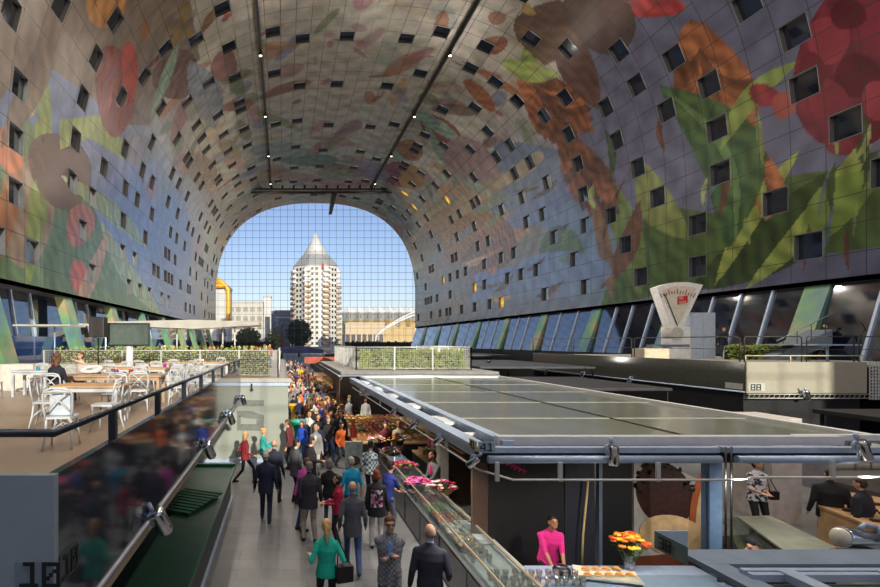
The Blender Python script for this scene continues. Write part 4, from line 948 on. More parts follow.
def candle(x,y,rgb,nm,z=ZD+.75):
    t = thing('candle_holder', nm, 'candle holder', (x,y,z)); m = pm('cg_%d_%d_%d'%rgb, rgb, .15, var=.1, coat=.5)
    MB().lathe([(0,0),(.045,0),(.065,.05),(.05,.11),(.042,.11),(.05,.05),(0,.02)],n=14).build('glass_cup', m, t)
    MB().tube((0,0,.02),(0,0,.06),.025).build('candle', M_white, t)
candle(-6.7,14.5,(200,40,30),'red glass candle holder on the small white table'); candle(-7.1,14.5,(40,140,180),'teal glass holder on the small white table')
candle(-4.3,12.9,(150,30,140),'purple glass candle holder on the long worn table'); candle(-3.95,13.0,(200,40,30),'red glass candle holder on the long worn table')
candle(-4.35,16.2,(140,80,60),'brown glass holder on the middle oak table'); candle(-3.85,16.3,(160,40,150),'purple glass holder on the middle oak table')
candle(-6.4,19.4,(130,70,50),'brown glass holder on the table by the mesh fence'); candle(-3.3,20.6,(226,130,30),'amber glass candle holder near the fence corner')
t = thing('jacket', 'white jacket lying over the long worn table', 'jacket', (-5.0,12.9,ZD+.75))
MB().ball((0,0,.05),(.26,.16,.05),14).ball((.16,.05,.09),(.12,.1,.06),12).ball((-.15,-.03,.08),(.10,.12,.07),12).build('cloth', M_white, t)
MB().path([(-.25,.1,.1),(-.1,.2,.16),(.15,.18,.18),(.3,.1,.12)],.05,8).build('sleeve', M_white, t)
# screen on post and loudspeaker
sp = thing('display_screen', 'dark wide display screen on a thick white post', 'screen', (W(127,0,18).x, 18.2, ZD))
k = 18.2/FP
def SZ(py): return (VY-py)*k+EYE-ZD
MB().bbox(-22*k,21*k,-.06,.06,SZ(346),SZ(323),.02).build('screen_case', M_black, sp); MB().box(-20.5*k,19.5*k,-.07,-.06,SZ(344.5),SZ(324.5)).build('screen_panel', pm('screen_green_grey',(92,104,98),.15), sp)
MB().tube((0,.1,0),(0,.1,SZ(346)),.13,n=18).build('post', M_white, sp); MB().lathe([(0,0),(.3,0),(.3,.03),(0,.04)],c=(0,.1,0)).build('foot', M_white, sp)
ls = thing('loudspeaker', 'black loudspeaker on a black tripod pole left of the screen', 'loudspeaker', (W(94,0,17).x, 17.4, ZD)); k = 17.4/FP
MB().bbox(-7.5*k,7.5*k,-.2,.2,SZ(338)+.02,SZ(317),.03).build('speaker_box', pm('speaker_brown_black',(44,38,36),.5), ls); MB().tube((0,0,.3),(0,0,SZ(338)),.025).build('pole', M_black, ls)
MB().lathe([(0,0),(.11,0),(.13,.02),(.10,.025),(0,.01)],n=18,c=(0,-.0,0)).build('foot', M_black, ls)
for a in (0,2.1,4.2): MB().tube((0,0,.55),(.45*math.cos(a),.45*math.sin(a),0),.015).build('leg', M_black, ls)
# white parasol roof and far terrace
pr = thing('terrace_canopy', 'flat white cafe canopy on two thin posts over the far terrace', 'canopy', (-7.2, 40, ZD))
k=40/FP
MB().prism([(-10*1.0+.2,0,(VY-322.5)*k+EYE-ZD-.1),(-10+.2,0,(VY-322.5)*k+EYE-ZD),(0,0,(VY-322.8)*k+EYE-ZD+.25),(5.3,0,(VY-323)*k+EYE-ZD+.1),(5.3,0,(VY-325)*k+EYE-ZD),(0,0,(VY-327.5)*k+EYE-ZD-.1)],(0,4,0)).build('canopy_roof', M_conc, pr)
for x in (-1.6,2.2,3.2): MB().tube((x,1.5,0),(x,1.5,2.9),.06).build('post', M_white, pr)
pc = thing('square_parasol', 'small flat white parasol over the left glazing side', 'parasol', (-11.6,25.4,ZD))
MB().prism([(-1.6,-1,2.35),(1.2,-1,2.35),(1.2,1,2.35),(-1.6,1,2.35)],(0,0,.08)).build('parasol_cloth', M_conc, pc); MB().tube((0,0,0),(0,0,2.4),.04).build('pole', M_steel, pc)
pc = thing('square_parasol', 'small flat white parasol above the loudspeaker', 'parasol', (-11.0,31.0,ZD))
MB().prism([(-1.3,-1,2.6),(1.2,-1,2.6),(1.2,1,2.6),(-1.3,1,2.6)],(0,0,.08)).build('parasol_cloth', M_conc, pc); MB().tube((0,0,0),(0,0,2.65),.04).build('pole', M_steel, pc)

# ================================================================== AISLE FURNITURE AND GOODS
tt = thing('bar_table', 'tall round bar table in a stretched teal cover', 'table', (.68, 21.5, 0))
MB().lathe([(.40,0),(.34,.05),(.20,.35),(.17,.6),(.22,.85),(.36,1.05),(.42,1.10)],n=24).build('table_cover', pm('teal_stretch',(20,170,140),.6), tt)
MB().lathe([(0,1.10),(.43,1.10),(.43,1.14),(0,1.145)],n=24).build('table_top', pm('teal_top',(70,190,170),.4), tt)
tt = thing('bar_table', 'tall round bar table in a stretched yellow cover', 'table', (.62, 27, 0))
MB().lathe([(.40,0),(.34,.05),(.20,.35),(.17,.6),(.22,.85),(.36,1.05),(.42,1.10)],n=24).build('table_cover', pm('yellow_stretch',(240,190,20),.6), tt)
MB().lathe([(0,1.10),(.43,1.10),(.43,1.14),(0,1.145)],n=24).build('table_top', pm('yellow_top',(240,200,60),.4), tt)
bd = thing('sign_board', 'upright board with a picture of a brown coffee bag in the aisle', 'sign board', (W(354,0,17.2).x, 17.2, 0))
MB().bbox(-.30,.30,0,.05,.15,1.08,.01).build('board', pm('board_grey',(180,190,186),.4), bd)
MB().box(-.25,.25,-.01,0,.22,1.02).build('picture_panel', pm('board_pic',(170,186,176),.4,var=.4,scale=5), bd)
MB().prism([(.22*math.cos(a),-.02,.42+.17*math.sin(a)) for a in [2*PI*i/20 for i in range(20)]],(0,.012,0)).build('sack_picture', pm('sack_brown',(96,64,40),.6), bd)
for x in (-.22,.22): MB().bbox(x-.03,x+.03,-.15,.2,0,.15,.01).build('foot', M_black, bd)
# goods stalls along the right side of the aisle
def aisle_stall(label, x0, x1, y0, y1, back=True):
    t = thing('market_stall', label, 'stall', (x0,y0,0)); w=x1-x0; d=y1-y0
    MB().box(0,w,0,d,0,.78).build('counter', pm('counter_face_40_40_44',(0,0,0)), t)
    MB().bbox(-.02,w,-.02,d,.78,.84,.01).build('counter_top', M_wood, t)
    if back: MB().box(w-.1,w,0,d,.84,2.7).build('back_shelf_wall', M_dark, t)
    return t
aisle_stall('dark counter with crates right of the bouquets', 4.4,6.6,15.2,17.0)
aisle_stall('market counter with sunlit goods right of the coffee bag board', 2.6,6.2,18.2,24.6)
aisle_stall('market counter with goods further along the aisle', 2.8,6.0,26.5,34)
aisle_stall('far market counter with goods before the facade', 3.0,4.9,36,60)
aisle_stall('far market counter along the left of the aisle', -.38,.12,47,80,False)
r = random.Random(21); names = ['oranges','red apples','green limes','cheese wheels','brown loaves','tomatoes','pale pears','dried figs','yellow lemons','aubergines']
cols = [(232,130,40),(186,40,40),(130,170,60),(226,200,120),(170,116,64),(210,60,40),(206,206,130),(110,70,60),(236,200,60),(84,50,90)]
k = 0
for (x0,x1,y0,y1,nx,ny,where) in ((4.5,6.5,15.3,16.9,3,2,'on the dark counter'),(2.7,5.6,18.4,24.3,4,7,'on the sunlit counter'),(2.9,5.4,26.7,33.6,3,6,'on the second sunlit counter'),(3.1,4.8,36.5,52,2,7,'on the far counter')):
    for i in range(nx):
        for j in range(ny):
            q = r.randrange(10); X = x0+(i+.5)*(x1-x0)/nx; Y = y0+(j+.5)*(y1-y0)/ny
            boxed('crate','crate of %s %s, %s row, %s from the aisle'%(names[q],where,['first','second','third','fourth','fifth','sixth','seventh'][j],['first','second','third','fourth'][i]),'crate',(X,Y,.84),(.58,.55,.16),(170,130,90),fill=(cols[q],.075),rz=r.uniform(-.1,.1)); k += 1
# hanging ribbons / signs above the far stalls
ob = thing('stall_sign','dark orange sign band across the far end of the aisle','sign',(2.6,60.5,0))
MB().box(0,4.2,0,.2,1.9,2.7).build('sign_band', pm('sign_orange',(160,66,36),.5,var=.6,scale=1), ob); MB().tube((.1,.1,0),(.1,.1,2.0),.05).tube((4.1,.1,0),(4.1,.1,2.0),.05).build('post', M_black, ob)
bb = thing('market_canopy','blue and white market canopy outside the far glazing','canopy',(-1,98,0))
MB().prism([(0,0,2.3),(9,0,2.3),(9,0,3.2),(4.5,0,3.7),(0,0,3.2)],(0,5,0)).build('canopy_roof', pm('canopy_blue',(44,62,110),.5,var=.6,scale=.6), bb)
for x in (.1,8.9): MB().tube((x,.1,0),(x,.1,2.3),.06).build('post', M_black, bb)
st = thing('market_stall','dark stall block left of the aisle beyond the terrace','stall',(-8,46,0))
MB().box(0,7.5,0,44,0,2.8).build('stall_body', M_dark, st); MB().bbox(-.1,7.7,-.1,44,2.8,2.95,.02).build('roof', M_conc, st)
# truss and ceiling rails
def hgt(dx): return height_at(XC+dx)
MR = pm('rail_black',(20,20,22),.5)
for k,(sx) in enumerate((-1,1)):
    X = XC+sx*9.1; z = hgt(9.1)-.45
    rl = thing('ceiling_rail','long black lighting rail under the vault, '+('ending above the tower' if sx<0 else 'running to the upper right'),'rail',(X,0,0))
    MB().box(-.12,.12,-12,91,z-.32,z).build('rail_beam', MR, rl)
    for y in range(-10,92,8): MB().box(-.03,.03,y,y+.06,z,z+.5).build('hanger', MR, rl)
for px,py in ((0,0),): pass
tr = thing('lighting_truss','black lighting truss with lamps spanning high before the far glazing','truss',(XC,91,0))
z = EYE+(VY-191.5)*91/FP
TB = MB(); TB.box(-15,15,-.2,.2,z-.35,z).box(-15,15,-.9,-.6,z+.1,z+.3)
for k in range(30): TB.tube((-15+k,-.1,z),(-14.5+k,-.75,z+.2),.05,n=4).tube((-14.5+k,-.75,z+.2),(-14+k,-.1,z),.05,n=4)
TB.build('truss_frame', MR, tr)
for k in range(14):
    x = -13+k*2; MB().tube((x,-.3,z+.25),(x,-.7,z+.9),.18,n=8).build('stage_lamp', MR, tr)
for x in (-9.1,9.1): MB().box(x-.08,x+.08,-.1,.1,z,hgt(9.1)-.3).build('hanger', MR, tr)
MB().prism([(2.0,0,z),(3.0,0,z),(2.0,-.0,z-4),(1.4,0,z-4)],(0,.8,0)).build('hanging_arm', MR, tr)
MB().box(-.8,.8,-.8,.2,z-.6,z-.35).build('hoist', MR, tr)
# rail lamps: the hall's own floodlights
lampm = thing('floodlight','x','lamp')
MB().lathe([(0,0),(.16,0),(.2,.3),(.12,.36),(0,.36)],n=14).build('housing', MR, lampm); MB().lathe([(0,-.01),(.15,-.01),(.15,.0),(0,.0)],n=14).build('lens', pm('flood_lens',(255,240,214),.3,emit=3.0), lampm)
firstf = True
for sx in (-1,1):
    for i,y in enumerate((-4,9,22,35,48,61,74,87)):
        X = XC+sx*9.1; zz_ = hgt(9.1)-1.15
        o = lampm if firstf else dup(lampm); firstf = False
        o.location = (X+sx*.0,y,zz_); o['label'] = 'small round floodlight hanging under a black ceiling rail'; o['group'] = 'floodlights under the ceiling rails'
        ld = bpy.data.lights.new('floodlight','AREA'); ld.shape='DISK'; ld.size=.5; ld.energy = FL_DN; ld.color=(1,.90,.78)
        lo = bpy.data.objects.new('floodlight_glow', ld); COL.objects.link(lo); lo.location = (X, y, zz_-.1)
# fill lamps added on the stall roofs to brighten the vault
upm = thing('uplighter','x','lamp'); MB().lathe([(0,0),(.12,0),(.15,.15),(.13,.16),(0,.12)],n=16).build('housing', MR, upm); MB().lathe([(0,.125),(.12,.155),(0,.158)],n=16).build('lens', pm('flood_lens',(0,0,0)), upm)
firstu = True
for X,Y,Z in ((-9.5,30,ZD),(-7,52,2.95),(-7,70,2.95),(-5,86,2.95),(8.0,31.5,3.0),(14,34,3.1),(12,48,3.45),(14,68,3.65),(14,85,3.65)):
    o = upm if firstu else dup(upm); firstu = False; o.location=(X,Y,Z); o['label']='round black uplighter on a stall roof, lighting the vault'; o['group']='uplighters on the stall roofs'
    ld = bpy.data.lights.new('uplighter','AREA'); ld.shape='DISK'; ld.size=.28; ld.energy=FILL_UP; ld.color=(1,.92,.82)
    lo = bpy.data.objects.new('uplighter_glow', ld); COL.objects.link(lo); lo.location=(X,Y,Z+.18); lo.rotation_euler=(PI,0,0)
# ================================================================== PEOPLE
def ik(a, t, l1, l2, pole):
    a, t = Vector(a), Vector(t); d = t-a; L = min(max(d.length, .08), (l1+l2)*.995); d = d.normalized()
    x = (l1*l1-l2*l2+L*L)/(2*L); h = math.sqrt(max(l1*l1-x*x, 0)); p = Vector(pole); p = p-d*p.dot(d)
    if p.length < 1e-4: p = d.orthogonal()
    return a+d*x+p.normalized()*h, a+d*L
def fig(hip=.93, lean=0, lh=None, rh=None, lf=(-.10,0,.08), rf=(.10,0,.08), yaw=0, pitch=0, jacket=False, loose=1.0, fem=False, turn=0, short=False, vneck=False, bulk=1.0, fine=False, kneep=(0,1,.1), feet_dir=0):
    """returns primitives (kind, data, region); regions 0 skin 1 top 2 legs 3 shoes 4 shirt"""
    P = []
    T = Matrix.Translation((0,0,hip)) @ Matrix.Rotation(math.radians(turn),4,'Z') @ Matrix.Rotation(-math.radians(lean),4,'X')
    def tp(v): return T @ Vector(v)
    f = .92 if fem else 1.0
    for s, ft in ((-1,lf),(1,rf)):
        h = Vector((s*.092, 0, hip-.02)); ft = Vector(ft); kn, an = ik(h, ft, .44, .425, kneep)
        P.append(('cap', h, kn, .088*loose*f, .060*loose*f, 2)); P.append(('cap', kn, an, .060*loose*f, .046*loose, 2))
        fd = Vector((s*.12, 1, 0)).normalized()
        P.append(('cap', an+Vector((0,0,-.035))-fd*.03, an+Vector((0,0,-.045))+fd*.15, .042, .034, 3))
    hw = (.170 if fem else .160)*bulk; sw = (.165 if fem else .190)*bulk
    if jacket: rings = [(-.20,hw+.022,.140*bulk),(-.06,hw+.015,.138*bulk),(.12,.160*bulk,.125*bulk),(.33,sw,.135*bulk),(.44,sw*.98,.115),(.50,sw*.66,.085),(.545,.068,.065)]
    else: rings = [(-.10,hw+.01,.130*bulk),(0,hw,.128*bulk),(.15,(.135 if fem else .150)*bulk,.11*bulk),(.33,sw*.96,.125*bulk),(.44,sw*.92,.10),(.50,sw*.6,.075),(.54,.06,.06)]
    P.append(('tor', T, rings, 1))
    P.append(('ell', tp((0,0,-.04)), (hw,.125,.10), T.to_3x3(), 2))
    if vneck: P.append(('ell', tp((0,.125,.34)), (.048,.026,.13), T.to_3x3(), 4))
    P.append(('cap', tp((0,.0,.50)), tp((0,.025,.62)), .054*f, .052*f, 0))
    if jacket: P.append(('cap', tp((0,-.01,.50)), tp((0,-.005,.545)), .068, .062, 4 if vneck else 1))
    HM = T @ Matrix.Translation((0,.03,.70)) @ Matrix.Rotation(math.radians(yaw),4,'Z') @ Matrix.Rotation(-math.radians(pitch),4,'X')
    R3 = HM.to_3x3()
    def hp(v): return HM @ Vector(v)
    P.append(('ell', hp((0,-.005,.025)), (.074,.094,.092), R3, 0)); P.append(('ell', hp((0,.020,-.045)), (.058,.068,.068), R3, 0))
    P.append(('ell', hp((0,.050,-.088)), (.028,.026,.022), R3, 0))
    P.append(('cap', hp((0,.086,.012)), hp((0,.106,-.026)), .010, .015, 0)); P.append(('ell', hp((0,.084,-.056)), (.026,.010,.010), R3, 0)); P.append(('ell', hp((0,.08,.03)), (.055,.016,.012), R3, 0))
    for s in (-1,1): P.append(('ell', hp((s*.076,-.005,-.008)), (.012,.022,.032), R3, 0))
    hands = {}
    for s, hd in ((-1,lh),(1,rh)):
        sh = tp((s*(sw-.022), 0, .425)); 
        tgt = tp(hd) if hd is not None else tp((s*(sw+.075), .04, -.09))
        el, wr = ik(sh, tgt, .285, .26, (T.to_3x3() @ Vector((s*.28,-1,-.55))))
        k = (1.12 if jacket else 1.0)*f*bulk**.5
        P.append(('cap', tp((s*.07,0,.455)), sh, .05*k, .052*k, 1)); P.append(('cap', sh, el, .053*k, .043*k, 1))
        if short: P.append(('cap', sh.lerp(el,.75), el, .042*f, .040*f, 0)); P.append(('cap', el, wr, .039*f, .028*f, 0))
        else: P.append(('cap', el, wr, .043*k, .033*k, 1))
        d = (wr-el).normalized(); P.append(('cap', wr, wr+d*.03, .027, .026, 0))
        up = Vector((0,0,1)); sd = d.cross(Vector((0,1,0)) if abs(d.z)>.6 else up).normalized(); nn = sd.cross(d)
        if abs(d.z) > .6: sd, nn = Vector((0,1,0))-d*d.y, Vector((s,0,0)); sd.normalize()
        c = wr+d*.065; P.append(('cap', wr+d*.03, c+d*.02, .027, .033, 0))
        if fine:
            for i,(o,L) in enumerate(((-.033,.062),(-.011,.074),(.011,.070),(.033,.055))):
                a = c+d*.025+sd*o*.8; b = a+d*L*.55+sd*o*.25+nn*.006; e = b+d*L*.4-nn*s*.018+sd*o*.1
                P.append(('cap', a, b, .0095, .009, 0)); P.append(('cap', b, e, .009, .008, 0))
            a = wr+d*.03+sd*.028; P.append(('cap', a, a+d*.045+sd*.03, .012, .010, 0))
        else: P.append(('cap', c, c+d*.06-nn*s*.01, .028, .018, 0)); P.append(('cap', wr+d*.03+sd*.02, wr+d*.07+sd*.045, .012, .010, 0))
        hands[s] = wr+d*.07
    return P, T, HM, hands
def prim_mesh(P):
    mb = MB()
    for p in P:
        if p[0] == 'cap':
            _, a, b, r0, r1, _r = p; d = (b-a); L = d.length; d = d.normalized() if L > 1e-6 else Vector((0,0,1)); u = d.orthogonal().normalized(); w = d.cross(u); rings = []
            for t in (-90,-60,-30,0): rr = r0*math.cos(math.radians(t)); rings.append((a+d*r0*math.sin(math.radians(t)), max(rr,.001)))
            for t in (0,30,60,90): rr = r1*math.cos(math.radians(t)); rings.append((b+d*r1*math.sin(math.radians(t)), max(rr,.001)))
            mb.loft([[c+(u*math.cos(2*PI*j/12)+w*math.sin(2*PI*j/12))*rr for j in range(12)] for c, rr in rings])
        elif p[0] == 'ell': mb.ball(p[1], tuple(p[2]), 16, R=p[3])
        elif p[0] == 'tor':
            _, T, rings, _r = p; mb.loft([[T @ Vector((w*math.cos(2*PI*j/18)*(1 if abs(math.cos(2*PI*j/18))<.99 else .99), d*math.sin(2*PI*j/18), z)) for j in range(18)] for z, w, d in rings])
    return mb
def classify(P, C):
    best = np.full(len(C), 1e9); reg = np.zeros(len(C), int)
    for p in P:
        if p[0] == 'cap':
            a, b = np.array(p[1]), np.array(p[2]); ab = b-a; t = np.clip(((C-a)@ab)/max(ab@ab,1e-9), 0, 1); d = np.linalg.norm(C-(a+t[:,None]*ab), axis=1)-(p[3]+(p[4]-p[3])*t)
        elif p[0] == 'ell':
            R = np.array(p[3]); q = (C-np.array(p[1]))@R; r = np.array(p[2]); n = np.linalg.norm(q/r, axis=1); d = (n-1)*r.min()
        else:
            M = np.array(p[1].inverted()); q = C@M[:3,:3].T+M[:3,3]; zs = [r[0] for r in p[2]]
            w = np.interp(q[:,2], zs, [r[1] for r in p[2]]); dd = np.interp(q[:,2], zs, [r[2] for r in p[2]])
            d = (np.sqrt((q[:,0]/w)**2+(q[:,1]/dd)**2)-1)*np.minimum(w,dd); d = np.maximum(d, np.maximum(zs[0]-q[:,2], q[:,2]-zs[-1]))
        d = d-(.03 if p[2][0][0] < -.15 else .012)*((q[:,2]>zs[0]-.005)&(d<.03)) if p[0]=='tor' else d
        if p[-1] == 4 and p[0] == 'ell': d = d-.022
        m = d < best; best[m] = d[m]; reg[m] = p[-1]
    return reg
DGET = bpy.context.evaluated_depsgraph_get
def remesh(mb, vox, name, smooth=3):
    me = mb.mesh(name, None); o = bpy.data.objects.new('tmp', me); COL.objects.link(o)
    m = o.modifiers.new('r','REMESH'); m.mode='VOXEL'; m.voxel_size=vox
    if smooth: s = o.modifiers.new('s','SMOOTH'); s.iterations = smooth; s.factor = .5
    bpy.context.view_layer.update(); dg = bpy.context.evaluated_depsgraph_get(); out = bpy.data.meshes.new_from_object(o.evaluated_get(dg)); out.name = name
    bpy.data.objects.remove(o); bpy.data.meshes.remove(me)
    out.polygons.foreach_set('use_smooth', [True]*len(out.polygons)); return out
def body_mesh(P, vox, name='person_body'):
    me = remesh(prim_mesh(P), vox, name, 2); n = len(me.polygons); C = np.empty(n*3); me.polygons.foreach_get('center', C); C = C.reshape(-1,3)
    reg = classify(P, C); me.materials.clear()
    for _ in range(5): me.materials.append(None)
    me.polygons.foreach_set('material_index', reg.astype(np.int32)); me.update(); return me
def hair_prims(HM, style):
    R3 = HM.to_3x3(); hp = lambda v: HM @ Vector(v); L = []
    if style == 'bald': L += [('ell', hp((0,-.035,-.012)), (.080,.072,.060), R3, 0)]
    elif style == 'cap': L += [('ell', hp((0,-.008,.05)), (.084,.104,.078), R3, 0), ('ell', hp((0,.09,.055)), (.06,.06,.012), R3, 0)]
    else:
        L += [('ell', hp((0,-.012,.052)), (.082,.094,.076), R3, 0), ('ell', hp((0,-.045,-.005)), (.080,.066,.075), R3, 0)]
    if style == 'bun': L += [('ell', hp((0,-.10,.09)), (.04,.04,.04), R3, 0)]
    if style == 'long': L += [('ell', hp((0,-.058,-.10)), (.092,.055,.13), R3, 0), ('ell', hp((-.07,-.02,-.06)), (.028,.05,.11), R3, 0), ('ell', hp((.07,-.02,-.06)), (.028,.05,.11), R3, 0)]
    if style == 'curly':
        rr = random.Random(4)
        for i in range(26): a = rr.uniform(0,2*PI); z = rr.uniform(-.19,.10); L += [('ell', hp((.085*math.cos(a)*(1 if z<.05 else .7), -.03-.075*abs(math.sin(a)), z)), (.036,.036,.045), R3, 0)]
    if style == 'pony': L += [('cap', hp((0,-.10,.03)), hp((0,-.13,-.10)), .034, .038, 0), ('cap', hp((0,-.13,-.10)), hp((.01,-.13,-.26)), .038, .014, 0)]
    if style == 'bob': L += [('ell', hp((0,-.04,-.03)), (.094,.075,.10), R3, 0)]
    return L
SK = pm('skin_fair', (218,166,136), .5, var=.05, scale=8); SK2 = pm('skin_tan', (176,120,88), .5, var=.05, scale=8)
SHIRTW = pm('cloth_white_shirt', (232,232,232), .7)
def cloth(rgb, kind='cloth'): return pm('%s_%d_%d_%d' % ((kind,)+tuple(rgb)), rgb, .85, var=.12, scale=22, bump=.2)
HAIR = {'black':(30,24,22),'dark':(56,40,30),'brown':(96,62,40),'auburn':(130,66,40),'blonde':(204,164,106),'grey':(122,118,112),'white':(184,182,178),'red':(160,80,46)}
def hairm(c): return pm('hair_'+c, HAIR[c], .6, var=.3, scale=30)
def put_mats(o, mats):
    for i, m in enumerate(mats):
        o.material_slots[i].link = 'OBJECT'; o.material_slots[i].material = m
def person(label, x, y, z0, rz, h, top, legs, shoes=(30,28,28), hair='brown', style='short', skin=None, shirt=None, vox=.0145, group=None, eyes=False, specs=False, **kw):
    P, T, HM, hands = fig(fine=vox<.02, **kw); t = thing('person', label, 'person', (x,y,z0), rz, group); s = h/1.75; t.scale = (s,s,s)
    b = link('body', body_mesh(P, vox), t)
    put_mats(b, [skin or SK, top if not isinstance(top, tuple) else cloth(top), cloth(legs), pm('shoe_%d_%d_%d'%shoes, shoes, .4), cloth(shirt) if shirt else SHIRTW])
    if style: link('hair', remesh(prim_mesh(hair_prims(HM, style)), max(vox,.012), 'hair', 2), t).data.materials.append(hairm(hair) if hair in HAIR else cloth(hair))
    if eyes:
        for sx in (-1,1): MB().ball(HM @ Vector((sx*.028,.083,.012)), (.011,.007,.007), 8, R=HM.to_3x3()).build('eye', pm('eye_dark',(36,28,26),.2), t)
    if specs:
        g = MB()
        for sx in (-1,1): g.path([HM @ Vector((sx*.032+.026*math.cos(a), .103, .012+.02*math.sin(a))) for a in [2*PI*i/10 for i in range(11)]], .0035, 5); g.path([HM @ Vector((sx*.058,.10,.016)), HM @ Vector((sx*.08,.0,.01))], .0035, 5)
        g.build('glasses', M_black, t)
    t['_h'] = [0.0]; del t['_h']
    M = Matrix.Translation((x,y,z0)) @ Matrix.Rotation(rz,4,'Z') @ Matrix.Scale(s,4)
    return t, M, T, hands
def bag(label, M, p, d=(.30,.12,.22), rgb=(26,24,26), strap=None, rz=0):
    c = M @ Vector(p); t = thing('handbag', label, 'bag', tuple(c), rz)
    MB().bbox(-d[0]/2,d[0]/2,-d[1]/2,d[1]/2,-d[2],0,.03).build('bag_body', pm('leather_%d_%d_%d'%rgb, rgb, .4), t)
    if strap is not None:
        q = (M @ Vector(strap))-c; R = Matrix.Rotation(-rz,3,'Z'); q = R @ q
        MB().path([(-d[0]*.4,0,-.02), tuple(q*.6+Vector((-.04,0,0))), tuple(q), tuple(q*.6+Vector((.04,0,0))), (d[0]*.4,0,-.02)], .010, 6).build('strap', pm('leather_%d_%d_%d'%rgb, rgb), t)
    return t
def gx(px, Y): return (px-VX)*Y/FP
A = math.radians
NAVY=(34,40,66); GREY=(92,92,98); BLK=(30,29,32); JEAN=(56,78,118); KHA=(176,164,146)
# --- the nearer visitors
t,M,T,h = person('woman with long blonde hair in a burgundy top striding past the pale stall front', gx(245,15.9),15.9,0,A(-62),1.72,(140,34,46),BLK,hair='blonde',style='long',fem=True,lf=(-.1,-.34,.12),rf=(.1,.28,.08),hip=.88,lh=(-.2,.12,.05),rh=(.2,.2,.05),loose=.9)
bag('black shoulder bag carried by the blonde woman in burgundy', M, (-.24,-.05,1.05), strap=(-.16,0,1.42))
person('woman with blonde hair up in a turquoise jacket behind the navy suited men', gx(263,16.2),16.4,0,A(-75),1.68,(60,180,170),(70,66,64),hair='blonde',style='bun',fem=True,lh=(-.05,.3,.3),rh=(.1,.34,.34))
person('grey haired man in a navy suit, front one of the pair, seen from behind', gx(265.5,12.4),12.5,0,A(-4),1.80,NAVY,NAVY,hair='grey',style='short',jacket=True,loose=1.12,lf=(-.1,.16,.1),rf=(.1,-.12,.08),hip=.915,bulk=1.05)
person('balding man in a navy suit, rear one of the pair, half hidden', gx(274,13.7),13.8,0,A(-16),1.80,(38,42,58),(36,40,54),hair='grey',style='bald',jacket=True,loose=1.1,lf=(-.1,-.1,.08),rf=(.1,.14,.1),hip=.92)
person('man in a burgundy shirt leaning at the corner of the pale stall', gx(290,17.6),17.7,0,A(70),1.76,(112,46,50),(50,46,50),hair='brown',lean=6,short=False)
person('dark haired man in a dark grey jacket talking near the pale stall', gx(296,13.9),14.0,0,A(-50),1.78,(84,84,88),BLK,hair='black',jacket=True,yaw=-20,vneck=True)
person('man in a dark suit and white shirt looking to the right, hands clasped', gx(311,14.3),14.3,0,A(-70),1.78,(46,40,42),BLK,hair='dark',jacket=True,vneck=True,lh=(-.05,.28,.12),rh=(.05,.3,.12),eyes=True)
person('man in a magenta sweater and jeans bending forward beside the charcoal jacket', gx(300,11.7),11.9,0,A(-60),1.76,(196,70,170),JEAN,hair='brown',lean=16,loose=1.08,lh=(-.12,.3,-.05),rh=(.26,.1,.0))
person('white haired man in a charcoal jacket and khaki trousers seen from behind', gx(309.5,11.2),11.3,0,A(8),1.80,(54,54,60),KHA,hair='grey',jacket=True,loose=1.15,bulk=1.08,lf=(-.12,.05,.08),rf=(.12,-.06,.08))
person('grey haired woman in a black jumper standing behind the woman in red', gx(330,11.9),12.0,0,A(-12),1.68,BLK,(60,70,96),hair='grey',style='bob',fem=True,bulk=1.12)
t,M,T,h = person('dark haired woman in a raspberry red top, glasses, looking down', gx(339,10.9),11.0,0,A(80),1.58,(190,40,76),(36,34,38),hair='dark',style='bob',fem=True,pitch=-20,bulk=1.1,lh=(-.1,.3,.12),rh=(.08,.32,.12),specs=True)
person('man in a grey blazer and blue jeans walking away up the aisle', gx(353,9.75),9.8,0,A(-6),1.80,(84,86,94),JEAN,hair='grey',style='bald',jacket=True,loose=1.08,lf=(-.1,.20,.1),rf=(.11,-.30,.13),hip=.895,shirt=(206,210,220),lh=(-.25,.02,-.05),rh=(.25,.1,-.03))
t,M,T,h = person('woman with a long blonde ponytail in a bright teal jumper, walking away', gx(327,7.85),7.9,0,A(2),1.70,(28,186,160),BLK,hair='blonde',style='pony',fem=True,bulk=1.05,vox=.0125,lh=(-.26,.14,.16),rh=(.26,.12,.20),lf=(-.1,.1,.08),rf=(.1,-.1,.1),yaw=-8)
bag('black quilted shoulder bag at the hip of the teal woman', M, (.27,-.08,1.04), (.28,.14,.26), strap=(.18,-.02,1.43), rz=.3)
CH = bpy.data.materials.new('grey_check'); CH.use_nodes = True
def check(m, c1, c2, sc):
    nt = m.node_tree; b = nt.nodes['Principled BSDF']; tc = nt.nodes.new('ShaderNodeTexCoord'); w1 = nt.nodes.new('ShaderNodeTexChecker'); w1.inputs['Scale'].default_value = sc; w1.inputs[1].default_value = lin(c1)+(1,); w1.inputs[2].default_value = lin(c2)+(1,)
    mp = nt.nodes.new('ShaderNodeMapping'); mp.inputs['Location'].default_value = (.013,.017,.011); nt.links.new(tc.outputs['Object'], mp.inputs[0]); nt.links.new(mp.outputs[0], w1.inputs[0]); nt.links.new(w1.outputs[0], b.inputs['Base Color']); b.inputs['Roughness'].default_value = .85
check(CH, (140,142,150), (104,106,114), 26)
PL = bpy.data.materials.new('blue_plaid'); PL.use_nodes = True; check(PL, (206,214,214), (84,104,120), 14)
FLW = bpy.data.materials.new('flower_print'); FLW.use_nodes = True
